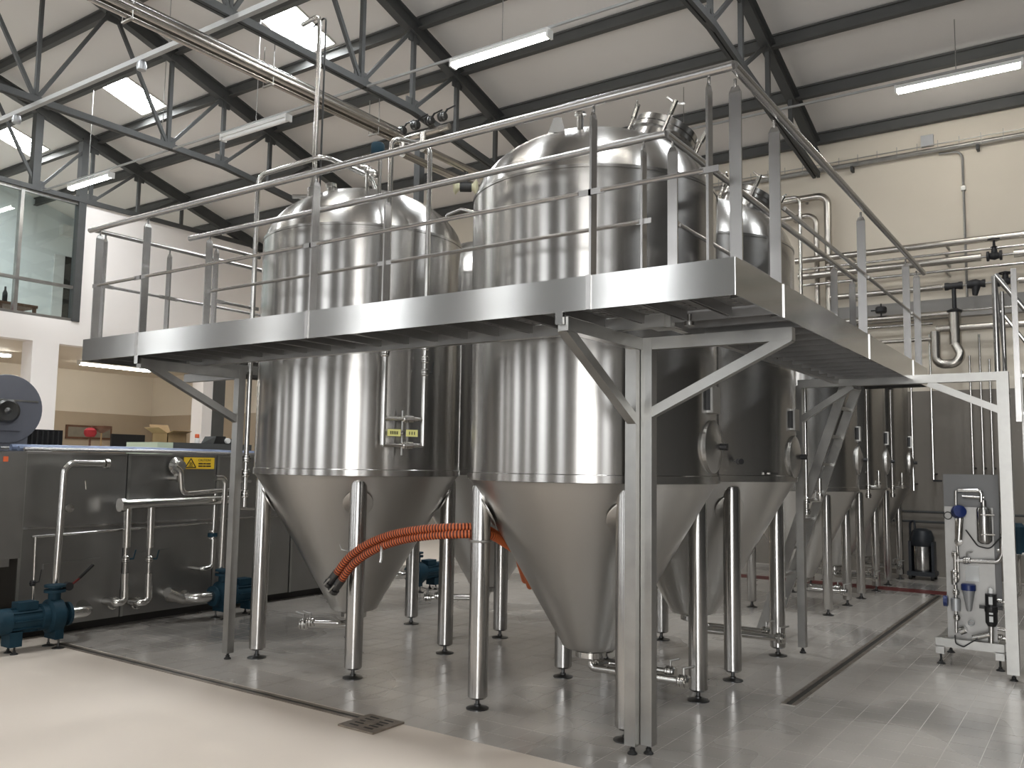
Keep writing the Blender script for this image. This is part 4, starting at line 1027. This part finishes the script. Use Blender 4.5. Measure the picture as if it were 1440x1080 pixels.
hrun('thin dark pipe low on the tan wall, upper of two', .98, -3.2, -1.0, .018, 'truss_grey', Y=14.6)
hrun('thin dark pipe low on the tan wall, lower of two', .83, -3.2, -1.0, .018, 'truss_grey', Y=14.6)
def hwvalve(t, x, z, up=1, s=1.0):
    c = V(x, YP, z)
    m = MB().lathe([(0, -.10), (.075, -.10), (.075, -.07), (.045, -.06), (.065, 0), (.045, .06), (.075, .07), (.075, .10), (0, .10)], c, 16, axis_mat((1, 0, 0)))
    v = m.build('valve', 'cast_dark', t)
    MB().lathe([(0, .04), (.045, .04), (.035, .12), (.05, .13), (.02, .15), (.015, .24*s), (0, .24*s)], c, 14).build('bonnet', 'cast_dark', v)
    w = MB().torus(c+V(0, 0, .24*s), .08, .012); 
    for k in range(3): w.bar(c+V(0, 0, .24*s), c+V(.08*math.cos(k*2.1), .08*math.sin(k*2.1), .24*s), .012, .01)
    w.build('hand_wheel', 'cast_dark', v)
hwvalve(w3, -1.25, 4.78)
c = V(-1.50, YP, 4.385)
MB().lathe([(0, -.12), (.06, -.12), (.06, -.09), (.07, -.05), (.075, 0), (.05, .06), (.06, .09), (.06, .12), (0, .12)], c, 16, axis_mat((1, 0, 0))).build('strainer', 'cast_dark', w5)
MB().tube([c, c+V(-.02, 0, -.17)], .06, 12, radii=[.07, .035]).build('strainer_leg', 'cast_dark', w5)
hwvalve(w5, -1.12, 4.385, s=.5)
c = V(-1.80, YP, 4.385); MB().lathe([(0, -.12), (.06, -.12), (.06, -.08), (.05, -.05), (.05, .05), (.06, .08), (.06, .12), (0, .12)], c, 16, axis_mat((1, 0, 0))).build('valve', 'cast_dark', w5)
vs_ = thing('expansion_pipe', 'wide bright upright pipe with a double bend below a black valve', 'pipe', (-1.80, YP, 3.3), 'pipes along the far wall')
MB().tube([(-1.80, YP, 4.38), (-1.80, YP, 4.0)], .03, 12).build('stem', 'cast_dark', vs_)
MB().lathe([(0, 0), (.10, 0), (.11, .03), (.05, .06), (0, .07)], (-1.80, YP, 3.98), 18).build('cap', 'cast_dark', vs_)
MB().tube([(-1.80, YP, 3.98), (-1.80, YP, 3.5)], .085, 18).build('riser', 'insul_steel', vs_)
MB().tube([(-1.80, YP-.02, 3.5), (-1.72, YP-.05, 3.33), (-1.80, YP-.08, 3.20), (-2.06, YP-.08, 3.20), (-2.06, YP-.08, 3.70)], .068, 16, bend=.12).build('bend', 'insul_steel', vs_)
for k, (x, yt, yb, lb) in enumerate(((1366, 500, 668, 'slim upright pipe dropping to the panel, nearest the double bend'), (1380, 470, 668, 'slim upright pipe dropping to the panel, middle of three'), (1394, 505, 668, 'slim upright pipe dropping to the panel, nearest the white column'), (1283, 535, 690, 'slim upright pipe dropping past the last small tank'), (1310, 470, 676, 'slim upright pipe dropping to a bracket on the tan wall'))):
    a, b = ony(x-2, yt, 14.45), ony(x+2, yb, 14.45); xm = (a.x+b.x)/2
    t = thing('drop_pipe', lb, 'pipe', (xm, 14.45, b.z), 'slim drop pipes')
    MB().tube([(xm, 14.45, a.z), (xm, 14.45, b.z if k > 2 else .2)], .016, 10).build('run', 'pipe_steel', t)
    MB().bar((xm, 14.45, b.z+.1), (xm, YB-.005, b.z+.1), .03, .02).build('bracket', 'cast_dark', t)
    if k == 4: MB().bar((xm, 14.42, b.z), (xm+.12, 14.42, b.z), .03, .03).build('bracket', 'cast_dark', t)
# lagged loops rising above the tanks
for lb, xc, zt_, r_ in (('fat lagged pipe loop rising behind the tank dome', -3.66, 6.15, .062), ('slimmer lagged pipe loop inside the fat one', -3.85, 5.85, .045)):
    t = thing('pipe_loop', lb, 'pipe', (xc, YP, 3.0), 'lagged pipe loops'); MB().tube([(-5.2, 14.48, zt_), (xc, 14.48, zt_), (xc, 14.48, 3.0)], r_, 14, bend=.16).build('run', 'insul_steel', t)
    MB().bar((xc-.4, 14.48, zt_), (xc-.4, YB-.005, zt_), .04, .05).build('bracket', 'frame_steel', t)
t = thing('pipe_loop', 'thin steel pipe standing before the lagged loops', 'pipe', (-4.0, YP-.3, 3.0), 'lagged pipe loops'); MB().tube([(-4.9, YP-.3, 6.05), (-3.98, YP-.3, 6.05), (-3.98, YP-.3, 3.0)], .03, 12, bend=.1).build('run', 'pipe_steel', t)
MB().bar((-3.98, YP-.3, 4.4), (-3.98, YB-.005, 4.4), .03, .03).build('bracket', 'frame_steel', t)
vv = thing('pressure_gauge', 'black round gauge seen between the walkway balusters', 'gauge', ony(1239, 436, YP)); p = ony(1239, 436, YP)
MB().lathe([(0, -.05), (.07, -.05), (.085, -.03), (.085, .03), (.07, .05), (0, .05)], p, 20).build('case', 'cast_dark', vv); MB().tube([(p.x, p.y, 3.97), p+V(0, 0, .1)], .012, 8).build('stem', 'cast_dark', vv); MB().tube([p-V(.15, 0, .0), p], .012, 8).build('branch', 'cast_dark', vv)
ct = thing('cable_tray', 'wire cable tray along the top of the cream wall', 'cable tray', (-1, YB-.1, 6.68))
for dz in (0, .08): MB().bar((-9, YB-.12, 6.66+dz), (XR-.2, YB-.12, 6.66+dz), .012, .012).build('rail', 'frame_steel', ct)
MB().tube([(-9, YB-.07, 6.66), (XR-.2, YB-.07, 6.66)], .045, 10).build('duct', 'frame_steel', ct)
for k in range(40): MB().bar((-8.9+k*.3, YB-.13, 6.62), (-8.9+k*.3, YB-.13, 6.80), .008, .008).build('cross_wire', 'frame_steel', ct)
for x in (-6.5, -3.3, -1.45, .8): MB().box(x-.02, x+.02, YB-.14, YB-.004, 6.54, 6.62).build('bracket', 'truss_grey', ct)
cd = thing('conduit', 'thin grey conduit dropping down the cream wall', 'conduit', (-1.67, YB-.03, 4.3))
MB().tube([(-2.0, YB-.05, 6.60), (-1.67, YB-.05, 6.58), (-1.67, YB-.05, 4.28)], .018, 8, bend=.12).build('run', 'frame_steel', cd)
MB().box(-1.70, -1.64, YB-.08, YB-.004, 5.95, 6.02).build('coupler', 'frame_steel', cd); MB().box(-1.69, -1.65, YB-.07, YB-.004, 4.9, 4.94).build('coupler', 'frame_steel', cd)
o = MB().box(-2.25, -2.07, YB-.09, YB-.004, 6.76, 6.93).build('junction_box', 'grey_alu', None, (-2.16, YB-.05, 6.76)); tag(o, 'small grey junction box above the wall cable tray', 'junction box')

# ================================================================== DROP PIPES WITH VALVES AT THE SMALLER TANKS
def droplet(label, x, yw, ztop, zbot):
    t = thing('valve_riser', label, 'pipe', (x, yw, zbot), 'risers with valves at the tanks')
    MB().tube([(x, yw, ztop), (x, yw, zbot)], .02, 12).build('run', 'pipe_steel', t)
    butterfly(t, (x, yw, zbot+.12), (0, 0, 1), .022, V(.09, .02, 0))
    butterfly(t, (x, yw, zbot+.02), (0, 0, 1), .022)
    MB().tube([(x-.02, yw, zbot+.12), (x+.14, yw, zbot+.13)], .018, 10).build('side_arm', 'pipe_steel', t)
    q = V(x+.12, yw, zbot+.12)
    MB().lathe([(.02, 0), (.028, .02), (.028, .06), (.016, .07), (.022, .16), (.02, .20), (0, .21)], q, 14).build('sample_valve', 'pipe_steel', t)
    MB().bar((x, yw, zbot+.3), (-2.4, yw, zbot+.3), .02, .02).build('tie', 'frame_steel', t)
    return t
p = ony(1133, 640, 8.05); t_ = droplet('steel riser with sample valve beside the grey cabinet', p.x, 8.05, 2.36, 1.20)
eb = ony(1127, 628, 8.0); e_ = thing('switch_cabinet', 'small grey cabinet with a red edge fixed near the riser', 'cabinet', (eb.x, 8.0, 1.55))
MB().box(eb.x-.04, eb.x+.035, 7.93, 7.99, 1.52, 1.80).build('case', 'grey_alu', e_); MB().box(eb.x-.055, eb.x-.04, 7.93, 7.99, 1.53, 1.80).build('red_edge', 'red_paint', e_)
MB().bar((eb.x, 7.96, 1.7), (-2.26, 7.88, 1.7), .03, .03).build('bracket', 'frame_steel', e_)
for x, Y, lb in ((1219, 11.0, 'thin riser with valves beside the first small tank'), (1253, 12.6, 'thin riser with valves beside the middle small tank')):
    a, b = ony(x-1, 550, Y), ony(x+2, 690, Y); droplet(lb, (a.x+b.x)/2, Y, 2.7, b.z-.08)

# ================================================================== CLEANING SKID AT THE RIGHT
YS = 8.22
sk = thing('cleaning_skid', 'upright steel panel on feet carrying filters, valves and a blue capped meter', 'skid', (-1.0, 8.4, 0))
MB().box(-1.17, -.755, YS+.03, YS+.05, 1.29, 1.58).build('upper_panel', 'skid_dark', sk)
MB().box(-1.165, -.80, YS+.012, YS+.03, .16, 1.305).build('back_panel', 'skid_steel', sk)
MB().box(-.80, -.755, YS+.03, YS+.05, .5, 1.29).build('side_panel', 'skid_dark', sk)
bf = MB().box(-1.25, -.745, YS-.08, YS-.02, .145, .215).build('base_frame', 'frame_steel', sk)
for x in (-1.25, -.81): MB().box(x, x+.065, YS-.08, YS-.02, .085, .15).build('base_leg', 'frame_steel', sk)
for y in (YS+.0, ): 
    for x in (-1.24, -.79): MB().box(x, x+.05, YS-.02, YS+.55, .15, .21).build('base_rail', 'frame_steel', sk)
for x, y in ((-1.215, YS-.05), (-.78, YS-.05), (-1.215, YS+.5), (-.78, YS+.5)): foot(sk, x, y, .033, .09 if y < YS else .15, .009)
def sp(x, y, off=-.06): return ony(x, y, YS+off)
def spipe(px, r, off=-.06, mat='pipe_steel', bend=.03, name='pipe'): return MB().tube([sp(x, y, off) for x, y in px], r, 12, bend=bend).build(name, mat, sk)
spipe([(1344, 690), (1345, 755), (1347, 780), (1348, 815)], .010)
spipe([(1347, 690), (1380, 690), (1380, 706)], .017); spipe([(1353, 698), (1384, 700)], .012)
f0, f1 = sp(1384, 712), sp(1385, 765)
MB().lathe([(0, 0), (.03, 0), (.052, .02), (.055, .03), (.055, f0.z-f1.z-.03), (.045, f0.z-f1.z-.01), (.02, f0.z-f1.z), (.02, f0.z-f1.z+.05), (0, f0.z-f1.z+.05)], (f1.x, f1.y, f1.z), 24).build('filter_housing', 'tank_steel', sk)
for z in (.08, .24): MB().tube([(f1.x-.02, f1.y-.05, f1.z+z), (f1.x+.08, f1.y-.04, f1.z+z)], .008, 8).build('filter_clamp', 'pipe_steel', sk)
p = sp(1348, 720); MB().lathe([(0, -.04), (.05, -.04), (.06, 0), (.05, .045), (0, .05)], p, 18, axis_mat((.4, -.9, .2))).build('transmitter', 'blue_plastic', sk)
spipe([(1350, 728), (1348, 762)], .028); p = sp(1348, 762); MB().lathe([(0, -.03), (.03, -.02), (.03, .02), (0, .03)], p, 14, axis_mat((0, -1, 0))).build('union', 'pipe_steel', sk)
MB().torus(sp(1333, 725), .03, .004, axis_mat((0, 1, 0))).build('cable_loop', 'rubber', sk)
spipe([(1358, 745), (1375, 768), (1392, 772), (1408, 755)], .006, -.08, 'rubber', .05, 'cable')
spipe([(1345, 788), (1404, 790), (1409, 780), (1410, 560)], .02, -.05, bend=.05); butterfly(sk, sp(1360, 788), (1, 0, 0), .02, V(0, 0, .05))
for y in (780, 806, 815, 833, 868): p = sp(1343+ (y-780)*.03, y); butterfly(sk, p, (0, 0, 1), .016)
spipe([(1343, 780), (1345, 890)], .013)
MB().tube([sp(1341, 803), sp(1342, 822)], .022, 12).build('sight_glass', 'frame_steel', sk)
p = sp(1344, 850); MB().lathe([(0, -.05), (.036, -.05), (.036, .05), (0, .05)], p, 16).build('flow_meter_body', 'grey_alu', sk)
p = sp(1329, 845); MB().lathe([(0, 0), (.045, 0), (.045, .03), (0, .035)], p+V(.02, 0, 0), 18, axis_mat((-1, 0, 0))).build('meter_cap', 'blue_plastic', sk)
p = sp(1362, 830); MB().lathe([(.015, -.17), (.02, -.16), (.045, -.02), (.05, .0), (0, .0)], p, 20).build('meter_cone', 'grey_alu', sk)
MB().lathe([(0, 0), (.056, 0), (.056, .045), (.045, .052), (0, .054)], p, 22).build('meter_cap', 'blue_plastic', sk)
MB().torus(sp(1366, 876), .02, .005, axis_mat((0, 1, 0))).build('bend', 'grey_alu', sk)
a, b = sp(1361, 795, -.004), sp(1373, 818, -.004); MB().box(a.x-.02, b.x+.02, YS+.005, YS+.011, b.z, a.z).build('notice_sheet', 'paper', sk)
p = sp(1394, 858); rg = MB().lathe([(0, -.13), (.03, -.13), (.045, -.10), (.045, -.02), (.05, -.01), (.05, .03), (.042, .035), (.042, .13), (0, .135)], p, 20).build('regulator', 'black_plastic', sk)
MB().bar(p+V(-.085, 0, .02), p+V(.085, 0, .02), .03, .025).build('side_port', 'black_plastic', rg)
MB().lathe([(0, .135), (.018, .135), (.018, .17), (.0, .18)], p, 12).build('pressure_knob', 'white_plastic', rg)
for z0, z1 in ((.05, .11), (-.03, -.015), (-.09, -.045)): MB().box(p.x-.012, p.x+.016, p.y-.047, p.y-.0445, p.z+z0, p.z+z1).build('label_strip', 'paper', rg)
spipe([(1394, 880), (1394, 905)], .02); spipe([(1368, 897), (1392, 892)], .022); spipe([(1350, 888), (1358, 885)], .03)
for y0_, x1_ in ((775, 1440), (845, 1420), (884, 1420), (896, 1420)): spipe([(1400, y0_), (x1_, y0_+4)], .014, .05)
for y0_ in (775, 845, 896): butterfly(sk, sp(1406, y0_, .05), (1, 0, 0), .016)
spipe([(1343, 893), (1344, 905), (1355, 910), (1375, 898)], .005, -.1, 'rubber', .02, 'cable')
# cabinet line partly seen right of the white column
rc = thing('dosing_unit', 'pale cabinet with blue actuator just right of the tall column', 'unit', (-.25, 8.6, 0))
MB().box(-.56, .5, 8.4, 8.9, 1.42, 1.56).build('white_case', 'white_plastic', rc); MB().box(-.58, .5, 8.36, 8.42, 1.22, 1.31).build('cross_bar', 'frame_steel', rc)
for x in (-.55, .45): MB().box(x-.025, x+.025, 8.4, 8.45, 0, 1.42).build('leg', 'frame_steel', rc)
p = ony(1432, 758, 8.3); MB().lathe([(0, -.12), (.05, -.12), (.055, .1), (.03, .13), (0, .13)], p, 18).build('actuator', 'pump_blue', rc)
MB().tube([p-V(0, 0, .12), p-V(0, 0, .45), p-V(.15, 0, .55)], .012, 8, bend=.06).build('pipe', 'pipe_steel', rc)

# ================================================================== STEEP STAIR AND RAILING AT THE RIGHT
st = thing('steel_stair', 'steep steel stair with round rails beyond the tall column', 'stairs', (-.3, 8.1, 0))
for x in (-.54, .12): MB().bar((x, 8.02, .02), (x, 8.02, 2.42), .012, .11, (0, 1, 0)).build('stringer', 'frame_steel', st)
for k in range(8): MB().box(-.535, .115, 7.94, 8.10, .26+k*.30, .285+k*.30).build('tread', 'pipe_steel', st)
for x0_, yt, w_ in ((1398, 388, .022), (1409, 410, .016)):
    p = ony(x0_, yt, 7.85); MB().tube([(p.x, 7.85, 2.40), (p.x, 7.85, p.z)], w_, 12).build('rail_post', 'rail_steel', st)
p = ony(1425, 378, 7.85); MB().box(p.x-.02, p.x+.02, 7.83, 7.87, 2.0, p.z).build('rail_post', 'rail_steel', st)
p = ony(1399, 386, 7.85); MB().tube([p, p+V(.5, .1, -.75)], .022, 12).build('stair_rail', 'rail_steel', st)
MB().tube([p-V(-.03, 0, .3), p+V(.5, .1, -1.05)], .014, 10).build('stair_rail', 'rail_steel', st)
p = ony(1400, 390, 7.85)
MB().tube([p+V(0, 0, -.02), p+V(.06, -.01, -.95)], .010, 8).build('stair_rail', 'rail_steel', st)

# ================================================================== INDUSTRIAL VACUUM BY THE FAR WALL
vc = thing('industrial_vacuum', 'dark upright industrial vacuum with a steel drum by the far wall', 'vacuum', (-2.33, 14.25, 0))
MB().lathe([(0, .12), (.13, .12), (.14, .15), (.14, .50), (.13, .52), (0, .52)], (-2.33, 14.25, 0), 28).build('drum', 'leg_steel', vc)
MB().lathe([(.145, .49), (.165, .52), (.17, .62), (.13, .72), (.06, .75), (0, .755)], (-2.33, 14.25, 0), 28).build('motor_head', 'scrubber_dark', vc)
for s in (-1, 1): MB().box(-2.33+s*.155-.02, -2.33+s*.155+.02, 14.15, 14.35, .08, .56).build('side_frame', 'scrubber_dark', vc)
MB().box(-2.52, -2.14, 14.08, 14.42, .06, .12).build('trolley', 'scrubber_dark', vc)
for x in (-2.48, -2.18):
    for y in (14.12, 14.38): MB().lathe([(0, -.02), (.045, -.02), (.045, .02), (0, .02)], (x, y, .045), 16, axis_mat((1, 0, 0))).build('castor', 'rubber', vc)
MB().tube([(-2.52, 14.4, .10), (-2.52, 14.42, .82), (-2.46, 14.42, .86), (-2.44, 14.40, .60)], .016, 8, bend=.05).build('push_handle', 'scrubber_dark', vc)
MB().torus((-2.30, 14.18, .60), .12, .02, axis_mat((.2, -1, .2))).build('hose', 'rubber', vc)
